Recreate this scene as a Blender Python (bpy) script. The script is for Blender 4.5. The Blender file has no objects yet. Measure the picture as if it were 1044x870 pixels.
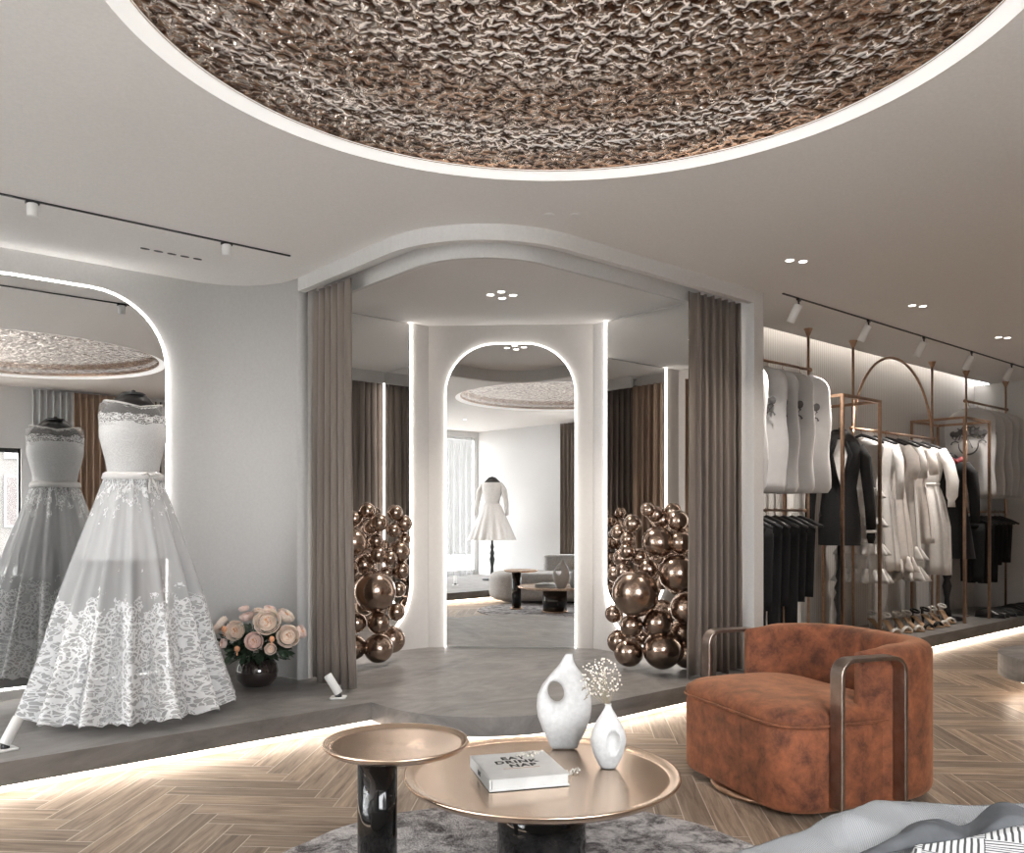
import bpy, bmesh, math, random
from mathutils import Vector, Matrix, noise
R = random.Random(7)
PI = math.pi
S = bpy.context.scene
COL = S.collection
# ---------------------------------------------------------------- frame: room axes a (x) along the shop, b (y) across it
CA, SA = math.cos(math.radians(40.97)), math.sin(math.radians(40.97))
F = 884.0
def cw(X, Y): return (CA*X + SA*Y, -SA*X + CA*Y)
def px(x, Y): return cw((x-522)/F*Y, Y)
def pz(y, Y): return 1.2 + (527-y)*Y/F
CEIL = 2.72
PLAT = 0.16
# ---------------------------------------------------------------- materials
def mat(name):
    m = bpy.data.materials.new(name); m.use_nodes = True
    return m, m.node_tree.nodes, m.node_tree.links, m.node_tree.nodes['Principled BSDF']
def setp(b, col=None, rough=None, metal=None, spec=None, **kw):
    if col is not None: b.inputs['Base Color'].default_value = (*col, 1)
    if rough is not None: b.inputs['Roughness'].default_value = rough
    if metal is not None: b.inputs['Metallic'].default_value = metal
    if spec is not None: b.inputs['Specular IOR Level'].default_value = spec
    for k, v in kw.items(): b.inputs[k.replace('_', ' ')].default_value = v
def noisecol(n, l, b, c0, c1, scale, detail=4, lo=.35, hi=.65, stretch=None, coord='Object', rough=.6, dist=0):
    tc = n.new('ShaderNodeTexCoord'); mp = n.new('ShaderNodeMapping'); l.new(tc.outputs[coord], mp.inputs[0])
    if stretch: mp.inputs['Scale'].default_value = stretch
    t = n.new('ShaderNodeTexNoise'); t.inputs['Scale'].default_value = scale; t.inputs['Detail'].default_value = detail
    t.inputs['Roughness'].default_value = rough; t.inputs['Distortion'].default_value = dist
    l.new(mp.outputs[0], t.inputs['Vector'])
    r = n.new('ShaderNodeValToRGB'); r.color_ramp.elements[0].position = lo; r.color_ramp.elements[1].position = hi
    r.color_ramp.elements[0].color = (*c0, 1); r.color_ramp.elements[1].color = (*c1, 1)
    l.new(t.outputs['Fac'], r.inputs[0]); l.new(r.outputs[0], b.inputs['Base Color'])
    return t, r, mp
def bump(n, l, b, src, strength=.3, dist=.01):
    bp = n.new('ShaderNodeBump'); bp.inputs['Strength'].default_value = strength; bp.inputs['Distance'].default_value = dist
    l.new(src, bp.inputs['Height']); l.new(bp.outputs[0], b.inputs['Normal']); return bp
def plain(name, col, rough=.6, metal=0, var=.06, scale=12, bmp=0, **kw):
    m, n, l, b = mat(name); setp(b, col, rough, metal, **kw)
    c0 = tuple(c*(1-var) for c in col); c1 = tuple(min(1, c*(1+var)) for c in col)
    t, r, _ = noisecol(n, l, b, c0, c1, scale)
    if bmp: bump(n, l, b, t.outputs['Fac'], bmp, .004)
    return m
def emit(name, col, st):
    m, n, l, b = mat(name); setp(b, (.8, .8, .8), .5)
    b.inputs['Emission Color'].default_value = (*col, 1); b.inputs['Emission Strength'].default_value = st
    return m
M = {}
M['plaster'] = plain('plaster', (.66, .65, .64), .9, var=.03, scale=60, bmp=.15)
M['ceiling'] = plain('ceiling_plaster', (.80, .785, .77), .85, var=.03, scale=80, bmp=.12)
M['panel'] = plain('painted_panel', (.56, .54, .52), .75, var=.02, scale=30)
M['white'] = plain('white_paint', (.78, .78, .77), .4, var=.02)
M['black'] = plain('black_metal', (.02, .02, .022), .4, var=.1)
M['gold'] = plain('brushed_brass', (.44, .29, .20), .32, 1, var=.12, scale=40)
M['curtain'] = plain('taupe_curtain', (.185, .150, .125), .7, var=.08, scale=150, bmp=.1, Sheen_Weight=.3)
M['curtain_in'] = plain('brown_curtain', (.38, .27, .20), .75, var=.08, scale=150, Sheen_Weight=.2)
M['blackcloth'] = plain('black_cloth', (.009, .009, .010), .9, var=.3, scale=60)
M['whitecloth'] = plain('white_cloth', (.70, .685, .67), .8, var=.05, scale=30, bmp=.2)
M['pinkcloth'] = plain('ivory_cloth', (.66, .62, .59), .8, var=.05, scale=30, bmp=.2)
M['bagcloth'] = plain('garment_bag_cloth', (.60, .59, .585), .75, var=.04, scale=9, bmp=.35)
M['crest'] = plain('crest_print', (.12, .115, .115), .7)
M['redcloth'] = plain('red_cloth', (.22, .01, .015), .7)
M['torso'] = plain('mannequin_black', (.02, .018, .018), .45)
M['leaf'] = plain('dark_leaf', (.03, .055, .03), .5, var=.4, scale=30)
M['shoe_white'] = plain('white_leather', (.75, .73, .70), .35)
M['shoe_tan'] = plain('tan_leather', (.42, .27, .16), .5)
M['shoe_black'] = plain('black_leather', (.015, .015, .015), .3)
M['pages'] = plain('book_pages', (.75, .73, .70), .8)
M['ink'] = plain('dark_ink', (.03, .03, .025), .7)
M['tanink'] = plain('tan_ink', (.45, .27, .17), .7)
M['wood_shelf'] = plain('light_wood', (.45, .27, .14), .5, var=.2, scale=8)
M['led'] = emit('led_strip_light', (1, .93, .85), 9)
M['led_rim'] = emit('led_rim_light', (1, .97, .93), 4)
M['led_arch'] = emit('led_arch_light', (1, .97, .93), 9)
M['led_floor'] = emit('led_floor_light', (1, .82, .66), 14)
M['led_side'] = emit('led_side_light', (1, .93, .86), 9)
M['led_ring'] = emit('led_ring_light', (1, .96, .91), .52)
M['lamp'] = emit('lamp_lens', (1, .93, .85), 8)
m, n, l, b = mat('mirror_silver'); setp(b, (.93, .93, .92), .0, 1); M['mirror'] = m
# lightly cloudy silvering keeps it procedural
noisecol(n, l, b, (.86, .86, .855), (.9, .9, .895), 3)
# stone of the raised platform
m, n, l, b = mat('grey_stone'); setp(b, rough=.42)
t, r, mp = noisecol(n, l, b, (.115, .109, .104), (.285, .27, .257), 1.6, 9, .3, .72, stretch=(1, 1.6, 3), rough=.72, dist=1.2)
n2 = n.new('ShaderNodeTexNoise'); n2.inputs['Scale'].default_value = 9; n2.inputs['Detail'].default_value = 6; l.new(mp.outputs[0], n2.inputs['Vector'])
rr = n.new('ShaderNodeMapRange'); rr.inputs[3].default_value = .3; rr.inputs[4].default_value = .6; l.new(n2.outputs['Fac'], rr.inputs[0]); l.new(rr.outputs[0], b.inputs['Roughness'])
bump(n, l, b, n2.outputs['Fac'], .15, .004); M['stone'] = m
# herringbone oak: colour per plank in a colour attribute, grain along the UV
m, n, l, b = mat('oak_herringbone'); setp(b, rough=.42)
uv = n.new('ShaderNodeUVMap'); mp = n.new('ShaderNodeMapping'); mp.inputs['Scale'].default_value = (1.3, 16, 1); l.new(uv.outputs[0], mp.inputs[0])
at = n.new('ShaderNodeAttribute'); at.attribute_name = 'plank'
vm = n.new('ShaderNodeVectorMath'); vm.operation = 'ADD'; l.new(mp.outputs[0], vm.inputs[0]); 
sc = n.new('ShaderNodeVectorMath'); sc.operation = 'SCALE'; sc.inputs['Scale'].default_value = 37; l.new(at.outputs['Vector'], sc.inputs[0]); l.new(sc.outputs[0], vm.inputs[1])
t = n.new('ShaderNodeTexNoise'); t.inputs['Scale'].default_value = 2.2; t.inputs['Detail'].default_value = 7; t.inputs['Roughness'].default_value = .7; t.inputs['Distortion'].default_value = .6; l.new(vm.outputs[0], t.inputs['Vector'])
r = n.new('ShaderNodeValToRGB'); r.color_ramp.elements[0].position = .32; r.color_ramp.elements[1].position = .70
r.color_ramp.elements[0].color = (.12, .080, .053, 1); r.color_ramp.elements[1].color = (.45, .345, .255, 1); l.new(t.outputs['Fac'], r.inputs[0])
hs = n.new('ShaderNodeHueSaturation'); l.new(r.outputs[0], hs.inputs['Color'])
sx = n.new('ShaderNodeSeparateXYZ'); l.new(at.outputs['Vector'], sx.inputs[0])
mr = n.new('ShaderNodeMapRange'); mr.inputs[3].default_value = .72; mr.inputs[4].default_value = 1.28; l.new(sx.outputs[0], mr.inputs[0]); l.new(mr.outputs[0], hs.inputs['Value'])
# joints: light thin lines at plank edges
su = n.new('ShaderNodeSeparateXYZ'); l.new(uv.outputs[0], su.inputs[0])
def edge(out, size, w):
    a = n.new('ShaderNodeMath'); a.operation = 'SUBTRACT'; a.inputs[1].default_value = size/2; l.new(out, a.inputs[0])
    c = n.new('ShaderNodeMath'); c.operation = 'ABSOLUTE'; l.new(a.outputs[0], c.inputs[0])
    g = n.new('ShaderNodeMath'); g.operation = 'GREATER_THAN'; g.inputs[1].default_value = size/2-w; l.new(c.outputs[0], g.inputs[0]); return g
e1, e2 = edge(su.outputs[0], .66, .0025), edge(su.outputs[1], .11, .0022)
mx = n.new('ShaderNodeMath'); mx.operation = 'MAXIMUM'; l.new(e1.outputs[0], mx.inputs[0]); l.new(e2.outputs[0], mx.inputs[1])
mc = n.new('ShaderNodeMixRGB'); l.new(mx.outputs[0], mc.inputs[0]); l.new(hs.outputs[0], mc.inputs[1]); mc.inputs[2].default_value = (.58, .50, .42, 1)
l.new(mc.outputs[0], b.inputs['Base Color']); bump(n, l, b, t.outputs['Fac'], .12, .003); M['oak'] = m
# rippled bronze ceiling sheet
m, n, l, b = mat('rippled_bronze'); setp(b, (.46, .355, .285), .02, 1)
tc = n.new('ShaderNodeTexCoord'); mp = n.new('ShaderNodeMapping'); mp0 = n.new('ShaderNodeMapping'); mp0.inputs['Rotation'].default_value = (0, 0, .715); l.new(tc.outputs['Object'], mp0.inputs[0]); mp.inputs['Scale'].default_value = (1, .72, 1); l.new(mp0.outputs[0], mp.inputs[0])
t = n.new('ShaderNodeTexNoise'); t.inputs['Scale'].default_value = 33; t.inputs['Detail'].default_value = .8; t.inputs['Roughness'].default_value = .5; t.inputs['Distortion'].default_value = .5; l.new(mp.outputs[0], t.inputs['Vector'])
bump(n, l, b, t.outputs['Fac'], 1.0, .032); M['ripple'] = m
r = n.new('ShaderNodeValToRGB'); r.color_ramp.elements[0].position = .42; r.color_ramp.elements[1].position = .56; r.color_ramp.elements[0].color = (.13, .085, .062, 1); r.color_ramp.elements[1].color = (.60, .52, .46, 1); l.new(t.outputs['Fac'], r.inputs[0]); l.new(r.outputs[0], b.inputs['Base Color'])  # reflection contrast painted into the colour: pale crests, dark brown valleys
# suede
m, n, l, b = mat('rust_suede'); setp(b, rough=.85, Sheen_Weight=.35)
b.inputs['Sheen Tint'].default_value = (.9, .45, .25, 1)
t, r, mp = noisecol(n, l, b, (.060, .017, .007), (.265, .083, .033), 11, 9, .36, .66, rough=.72, dist=.25)
bump(n, l, b, t.outputs['Fac'], .25, .004); M['suede'] = m
# rug
m, n, l, b = mat('mottled_rug'); setp(b, rough=.95)
t, r, mp = noisecol(n, l, b, (.09, .08, .08), (.62, .59, .58), 11, 9, .40, .58, rough=.8, dist=.4)
t2 = n.new('ShaderNodeTexNoise'); t2.inputs['Scale'].default_value = 120; l.new(mp.outputs[0], t2.inputs['Vector']); bump(n, l, b, t2.outputs['Fac'], .9, .012); M['rug'] = m
# brushed table metal
m, n, l, b = mat('brushed_copper'); setp(b, (.66, .50, .41), .24, 1, Anisotropic=.6)
M['copper'] = m; noisecol(n, l, b, (.76, .575, .43), (.82, .64, .50), 5)
tg = n.new('ShaderNodeTangent'); tg.direction_type = 'RADIAL'; tg.axis = 'Z'; l.new(tg.outputs[0], b.inputs['Tangent'])
m, n, l, b = mat('satin_bronze_bar'); setp(b, rough=.33, metal=1); noisecol(n, l, b, (.27, .215, .185), (.36, .30, .26), 20); M['bar'] = m
m, n, l, b = mat('bar_edge_steel'); setp(b, rough=.25, metal=1); noisecol(n, l, b, (.5, .48, .46), (.6, .58, .56), 20); M['bar_edge'] = m
m, n, l, b = mat('black_marble'); setp(b, rough=.08); noisecol(n, l, b, (.006, .006, .006), (.045, .04, .037), 4, 8, .5, .8, dist=2); M['marble'] = m
m, n, l, b = mat('chrome_balloon'); setp(b, rough=.2, metal=1); noisecol(n, l, b, (.36, .27, .215), (.41, .31, .25), 3); M['balloon'] = m
m, n, l, b = mat('ceramic_white'); setp(b, rough=.5); t, r, mp = noisecol(n, l, b, (.56, .55, .54), (.64, .63, .62), 60); bump(n, l, b, t.outputs['Fac'], .15, .002); M['ceramic'] = m
m, n, l, b = mat('dark_glass'); setp(b, rough=.04); noisecol(n, l, b, (.022, .016, .015), (.04, .03, .028), 3); b.inputs['Coat Weight'].default_value = 1; M['darkglass'] = m
m, n, l, b = mat('boucle'); setp(b, rough=.95); t, r, mp = noisecol(n, l, b, (.42, .40, .38), (.62, .60, .58), 70, 3); bump(n, l, b, t.outputs['Fac'], .9, .01); M['boucle'] = m
# knit throw with fine ribs
def ribs(name, c0, c1, scale, rough=.9, dark=None, rot=.6):
    m, n, l, b = mat(name); setp(b, rough=rough)
    tc = n.new('ShaderNodeTexCoord'); mp = n.new('ShaderNodeMapping'); mp.inputs['Rotation'].default_value = (0, 0, rot); l.new(tc.outputs['UV'], mp.inputs[0])
    w = n.new('ShaderNodeTexWave'); w.inputs['Scale'].default_value = scale; w.inputs['Distortion'].default_value = 1.2; w.inputs['Detail'].default_value = 1; l.new(mp.outputs[0], w.inputs['Vector'])
    r = n.new('ShaderNodeValToRGB'); r.color_ramp.elements[0].color = (*c0, 1); r.color_ramp.elements[1].color = (*c1, 1); r.color_ramp.elements[0].position = .2
    l.new(w.outputs['Fac'], r.inputs[0]); l.new(r.outputs[0], b.inputs['Base Color']); bump(n, l, b, w.outputs['Fac'], .5, .006); return m
M['knit'] = ribs('grey_knit', (.24, .245, .25), (.40, .405, .41), 90)
M['velvet'] = plain('charcoal_velvet', (.05, .052, .056), .85, var=.2, scale=20)
# geometric woven pattern: black stripes in turned blocks on off-white
m, n, l, b = mat('woven_pattern'); setp(b, rough=.9)
tc = n.new('ShaderNodeTexCoord'); mp = n.new('ShaderNodeMapping'); mp.inputs['Rotation'].default_value = (0, 0, .5); l.new(tc.outputs['UV'], mp.inputs[0])
ck = n.new('ShaderNodeTexChecker'); ck.inputs['Scale'].default_value = 9; l.new(mp.outputs[0], ck.inputs['Vector'])
w1 = n.new('ShaderNodeTexWave'); w1.inputs['Scale'].default_value = 26; l.new(mp.outputs[0], w1.inputs['Vector'])
w2 = n.new('ShaderNodeTexWave'); w2.inputs['Scale'].default_value = 26; w2.bands_direction = 'Y'; l.new(mp.outputs[0], w2.inputs['Vector'])
mm = n.new('ShaderNodeMixRGB'); l.new(ck.outputs['Fac'], mm.inputs[0]); l.new(w1.outputs['Color'], mm.inputs[1]); l.new(w2.outputs['Color'], mm.inputs[2])
r = n.new('ShaderNodeValToRGB'); r.color_ramp.elements[0].position = .28; r.color_ramp.elements[1].position = .36; r.color_ramp.elements[0].color = (.03, .03, .03, 1); r.color_ramp.elements[1].color = (.46, .455, .45, 1)
l.new(mm.outputs[0], r.inputs[0]); l.new(r.outputs[0], b.inputs['Base Color']); M['pattern'] = m
# lace and tulle: real openings through transparency
def lace(name, col, net_alpha, lo, hi, sx, sy, vs=1.0, top=0.0):
    m, n, l, b = mat(name); setp(b, col, .75)
    tc = n.new('ShaderNodeTexCoord'); mp = n.new('ShaderNodeMapping'); mp.inputs['Scale'].default_value = (sx, sy, 1); l.new(tc.outputs['UV'], mp.inputs[0])
    ns = n.new('ShaderNodeTexNoise'); ns.inputs['Scale'].default_value = 1.3*vs; ns.inputs['Detail'].default_value = 3; l.new(mp.outputs[0], ns.inputs['Vector'])
    ad = n.new('ShaderNodeMixRGB'); ad.blend_type = 'ADD'; ad.inputs[0].default_value = .30; l.new(mp.outputs[0], ad.inputs[1]); l.new(ns.outputs['Color'], ad.inputs[2])
    vo = n.new('ShaderNodeTexVoronoi'); vo.inputs['Scale'].default_value = 1.0*vs; l.new(ad.outputs[0], vo.inputs['Vector'])
    mu = n.new('ShaderNodeMath'); mu.operation = 'MULTIPLY'; mu.inputs[1].default_value = 24; l.new(vo.outputs['Distance'], mu.inputs[0])
    si = n.new('ShaderNodeMath'); si.operation = 'SINE'; l.new(mu.outputs[0], si.inputs[0])
    vo2 = n.new('ShaderNodeTexVoronoi'); vo2.inputs['Scale'].default_value = 4.2*vs; vo2.feature = 'DISTANCE_TO_EDGE'; l.new(ad.outputs[0], vo2.inputs['Vector'])
    lt = n.new('ShaderNodeMath'); lt.operation = 'LESS_THAN'; lt.inputs[1].default_value = .07; l.new(vo2.outputs['Distance'], lt.inputs[0])
    gs = n.new('ShaderNodeMath'); gs.operation = 'GREATER_THAN'; gs.inputs[1].default_value = .5; l.new(si.outputs[0], gs.inputs[0])
    pat = n.new('ShaderNodeMath'); pat.operation = 'MAXIMUM'; l.new(lt.outputs[0], pat.inputs[0]); l.new(gs.outputs[0], pat.inputs[1])
    # coverage falls with height above the hem, with a ragged edge
    sp = n.new('ShaderNodeSeparateXYZ'); l.new(tc.outputs['UV'], sp.inputs[0])
    n3 = n.new('ShaderNodeTexNoise'); n3.inputs['Scale'].default_value = 1.1*vs; n3.inputs['Detail'].default_value = 4; l.new(mp.outputs[0], n3.inputs['Vector'])
    cov = n.new('ShaderNodeMapRange'); cov.inputs[1].default_value = lo; cov.inputs[2].default_value = hi; cov.inputs[3].default_value = 1.0; cov.inputs[4].default_value = .30; l.new(sp.outputs[1], cov.inputs[0])
    c2 = n.new('ShaderNodeMath'); c2.operation = 'LESS_THAN'; l.new(n3.outputs['Fac'], c2.inputs[0]); l.new(cov.outputs[0], c2.inputs[1])
    last = c2
    if top:
        ct = n.new('ShaderNodeMapRange'); ct.inputs[1].default_value = 1-top; ct.inputs[2].default_value = 1; ct.inputs[3].default_value = .28; ct.inputs[4].default_value = .62; l.new(sp.outputs[1], ct.inputs[0])
        c3 = n.new('ShaderNodeMath'); c3.operation = 'LESS_THAN'; l.new(n3.outputs['Fac'], c3.inputs[0]); l.new(ct.outputs[0], c3.inputs[1])
        last = n.new('ShaderNodeMath'); last.operation = 'MAXIMUM'; l.new(c2.outputs[0], last.inputs[0]); l.new(c3.outputs[0], last.inputs[1])
    mk = n.new('ShaderNodeMath'); mk.operation = 'MULTIPLY'; l.new(pat.outputs[0], mk.inputs[0]); l.new(last.outputs[0], mk.inputs[1])
    al = n.new('ShaderNodeMapRange'); al.inputs[3].default_value = net_alpha; al.inputs[4].default_value = .97; l.new(mk.outputs[0], al.inputs[0]); l.new(al.outputs[0], b.inputs['Alpha'])
    cm = n.new('ShaderNodeMixRGB'); l.new(mk.outputs[0], cm.inputs[0]); cm.inputs[1].default_value = (*[c*.86 for c in col], 1); cm.inputs[2].default_value = (*col, 1); l.new(cm.outputs[0], b.inputs['Base Color'])
    bump(n, l, b, mk.outputs[0], .5, .004)
    return m
M['lace_skirt'] = lace('lace_skirt', (.84, .85, .86), .50, .20, .58, 15, 7, 2.1, top=.25)
M['lace_body'] = lace('lace_bodice', (.86, .86, .86), .985, 2, 3, 14, 7, 1.6)
M['lace_yoke'] = lace('lace_yoke', (.82, .82, .82), .22, .10, .55, 12, 5, 1.4, top=.35)
M['underskirt'] = plain('underskirt_tulle', (.84, .845, .85), .85)
M['underskirt'].node_tree.nodes['Principled BSDF'].inputs['Alpha'].default_value = .96
M['sheer'] = plain('sheer_curtain', (.45, .46, .47), .9, Transmission_Weight=0.0); M['sheer'].node_tree.nodes['Principled BSDF'].inputs['Alpha'].default_value = .22
M['sheer2'] = plain('white_curtain', (.62, .64, .66), .9); M['sheer2'].node_tree.nodes['Principled BSDF'].inputs['Alpha'].default_value = .85
# window glass: thin clear
m, n, l, b = mat('window_glass'); setp(b, (.95, .97, .98), .0, spec=.5); b.inputs['Alpha'].default_value = .08; noisecol(n, l, b, (.9, .93, .95), (.95, .97, .98), 2); M['glass'] = m
# wall cloth with fine vertical ribs
m, n, l, b = mat('ribbed_wall'); setp(b, (.62, .59, .56), .8)
tc = n.new('ShaderNodeTexCoord'); w = n.new('ShaderNodeTexWave'); w.inputs['Scale'].default_value = 9; w.inputs['Distortion'].default_value = .4; w.inputs['Detail'].default_value = 1; l.new(tc.outputs['Object'], w.inputs['Vector'])
r = n.new('ShaderNodeValToRGB'); r.color_ramp.elements[0].color = (.50, .475, .45, 1); r.color_ramp.elements[1].color = (.62, .59, .56, 1); l.new(w.outputs['Fac'], r.inputs[0]); l.new(r.outputs[0], b.inputs['Base Color']); bump(n, l, b, w.outputs['Fac'], .4, .004); M['ribbed'] = m
m, n, l, b = mat('brick_facade'); setp(b, rough=.9)
tc = n.new('ShaderNodeTexCoord'); br = n.new('ShaderNodeTexBrick'); br.inputs['Scale'].default_value = 3; br.inputs['Color1'].default_value = (.05, .038, .033, 1); br.inputs['Color2'].default_value = (.035, .026, .022, 1); br.inputs['Mortar'].default_value = (.07, .065, .06, 1); l.new(tc.outputs['Generated'], br.inputs['Vector']); l.new(br.outputs[0], b.inputs['Base Color']); M['brick'] = m
M['rose'] = plain('rose_petal', (.86, .72, .62), .6, var=.12, scale=25, Subsurface_Weight=.1)
M['rose2'] = plain('blush_petal', (.84, .66, .60), .6, var=.12, scale=25)
M['rose_c'] = plain('rose_heart', (.70, .36, .16), .7, var=.4, scale=60)
M['bud'] = plain('orange_bud', (.72, .36, .20), .6)
M['gyp'] = plain('dry_blossom', (.78, .73, .66), .9)
M['stem'] = plain('dry_stem', (.35, .30, .22), .9)
M['pave'] = plain('outdoor_paving', (.5, .49, .47), .9, var=.2, scale=2)

# ---------------------------------------------------------------- mesh helpers
def nb(): return bmesh.new()
def obj(name, bm, m, parent=None, smooth=False, mods=None, loc=None):
    me = bpy.data.meshes.new(name); bmesh.ops.recalc_face_normals(bm, faces=bm.faces[:])
    bm.to_mesh(me); bm.free()
    for mm in (m if isinstance(m, (list, tuple)) else [m]): me.materials.append(mm)
    if smooth:
        for p in me.polygons: p.use_smooth = True
    o = bpy.data.objects.new(name, me); COL.objects.link(o)
    if loc: o.location = loc
    if parent: o.parent = parent
    for (t, kw) in (mods or []):
        md = o.modifiers.new(t.lower(), t)
        for k, v in kw.items(): setattr(md, k, v)
    return o
def thing(name, label, cat, loc=(0, 0, 0), rotz=0, group=None):
    o = bpy.data.objects.new(name, None); COL.objects.link(o); o.empty_display_size = .1
    o.location = loc; o.rotation_euler = (0, 0, rotz); return tag(o, label, cat, group)
def tag(o, label, cat, group=None, kind=None):
    o['label'] = label; o['category'] = cat
    if group: o['group'] = group
    if kind: o['kind'] = kind
    return o
def struct(o): o['kind'] = 'structure'; return o
def dup(root, loc=None, rot=None, label=None, group=None, scale=None):
    r = root.copy(); COL.objects.link(r)
    if loc is not None: r.location = loc
    if rot is not None: r.rotation_euler = rot
    if scale is not None: r.scale = scale if isinstance(scale, (tuple, list)) else (scale,)*3
    if label: r['label'] = label
    if group: r['group'] = group
    for ch in list(root.children):
        c = ch.copy(); COL.objects.link(c); c.parent = r
        for g in list(ch.children):
            d = g.copy(); COL.objects.link(d); d.parent = c
    return r
def box(bm, x0, x1, y0, y1, z0, z1, mi=0):
    v = [bm.verts.new((x, y, z)) for z in (z0, z1) for y in (y0, y1) for x in (x0, x1)]
    for f in ((0, 2, 3, 1), (4, 5, 7, 6), (0, 1, 5, 4), (2, 6, 7, 3), (0, 4, 6, 2), (1, 3, 7, 5)):
        bm.faces.new([v[i] for i in f]).material_index = mi
    return bm
def loft(bm, rings, close=True, caps=True, mi=0, uv=False):
    """rings: lists of equal length of 3-D points"""
    vs = [[bm.verts.new(p) for p in r] for r in rings]
    n = len(rings[0]); lay = bm.loops.layers.uv.verify() if uv else None
    for i in range(len(vs)-1):
        for j in range(n if close else n-1):
            k = (j+1) % n
            f = bm.faces.new((vs[i][j], vs[i][k], vs[i+1][k], vs[i+1][j])); f.material_index = mi
            if uv:
                us = (j/n, (j+1)/n, (j+1)/n, j/n); ws = (i, i, i+1, i+1)
                for lp, u_, w_ in zip(f.loops, us, ws): lp[lay].uv = (u_, w_/(len(vs)-1))
    if caps and close:
        for r in (vs[0], vs[-1]):
            try: bm.faces.new(r).material_index = mi
            except ValueError: pass
    return bm
def lathe(bm, prof, seg=32, c=(0, 0, 0), caps=True, sx=1, sy=1, mi=0):
    return loft(bm, [[(c[0]+r*sx*math.cos(2*PI*j/seg), c[1]+r*sy*math.sin(2*PI*j/seg), c[2]+z) for j in range(seg)] for r, z in prof], caps=caps, mi=mi)
def tube(bm, pts, r, seg=8, caps=True, closed=False, mi=0, flat=None):
    """round bar along pts; r number or list; flat=(w,h) gives a rectangular bar"""
    P = [Vector(p) for p in pts]; n = len(P); rings = []
    up = Vector((0, 0, 1)); prev = None
    for i in range(n):
        a = P[i-1] if (i > 0 or closed) else P[i]; c = P[(i+1) % n] if (i < n-1 or closed) else P[i]
        t = (c-a).normalized()
        if prev is None:
            ref = up if abs(t.dot(up)) < .9 else Vector((1, 0, 0)); s = t.cross(ref).normalized()
        else:
            s = (prev - t*prev.dot(t)).normalized()
        prev = s; u = s.cross(t).normalized(); rr = r[i] if isinstance(r, (list, tuple)) else r
        rings.append([tuple(P[i] + s*rr*math.cos(2*PI*j/seg) + u*rr*math.sin(2*PI*j/seg)) for j in range(seg)])
    if closed: rings.append(rings[0])
    loft(bm, rings, caps=caps and not closed, mi=mi)
    if closed: bmesh.ops.remove_doubles(bm, verts=bm.verts[:], dist=1e-6)
    return bm
def rrect(hx, hy, r, n=6, cx=0, cy=0):
    r = min(r, hx*.999, hy*.999); out = []
    for q, (sx, sy) in enumerate(((1, 1), (-1, 1), (-1, -1), (1, -1))):
        for i in range(n+1):
            t = q*PI/2 + i*PI/2/n
            out.append((cx+sx*(hx-r)+r*math.cos(t), cy+sy*(hy-r)+r*math.sin(t)))
    return out
def soft(bm, outline, z0, z1, e, k=4, mi=0):
    """outline(inset)->pts ; rounded top and bottom edges"""
    rings = []
    for i in range(k+1):
        t = i*PI/2/k; rings.append([(x, y, z0+e*(1-math.sin(t))) for x, y in outline(e*(1-math.cos(t)))])
    rings = [[(x, y, z0 + e - e*math.cos(i*PI/2/k)) for x, y in outline(e - e*math.sin(i*PI/2/k))] for i in range(k+1)]
    rings += [[(x, y, z1 - e + e*math.sin(i*PI/2/k)) for x, y in outline(e - e*math.cos(i*PI/2/k))] for i in range(k+1)]
    return loft(bm, rings, mi=mi)
def prism(bm, pts, z0, z1, mi=0):
    a = [bm.verts.new((x, y, z0)) for x, y in pts]; c = [bm.verts.new((x, y, z1)) for x, y in pts]; n = len(pts)
    bm.faces.new(a).material_index = mi; bm.faces.new(c).material_index = mi
    for i in range(n): bm.faces.new((a[i], a[(i+1) % n], c[(i+1) % n], c[i])).material_index = mi
    return bm
def offset(path, d):
    """offset an open polyline to its left by d"""
    out = []
    for i, p in enumerate(path):
        a = path[max(0, i-1)]; c = path[min(len(path)-1, i+1)]
        n1 = Vector((p[0]-a[0], p[1]-a[1])); n2 = Vector((c[0]-p[0], c[1]-p[1]))
        if n1.length < 1e-9: n1 = n2
        if n2.length < 1e-9: n2 = n1
        n1.normalize(); n2.normalize(); m_ = (n1+n2).normalized(); k = max(.3, m_.dot(n1))
        out.append((p[0]-m_.y*d/k, p[1]+m_.x*d/k))
    return out
def wallstrip(bm, path, d0, d1, z0, z1, mi=0):
    A, B = offset(path, d0), offset(path, d1)
    rings = [[(a[0], a[1], z0), (a[0], a[1], z1), (b_[0], b_[1], z1), (b_[0], b_[1], z0)] for a, b_ in zip(A, B)]
    return loft(bm, rings, mi=mi)
def arc(cx, cy, r, t0, t1, n=12):
    return [(cx+r*math.cos(math.radians(t0+(t1-t0)*i/n)), cy+r*math.sin(math.radians(t0+(t1-t0)*i/n))) for i in range(n+1)]
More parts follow.
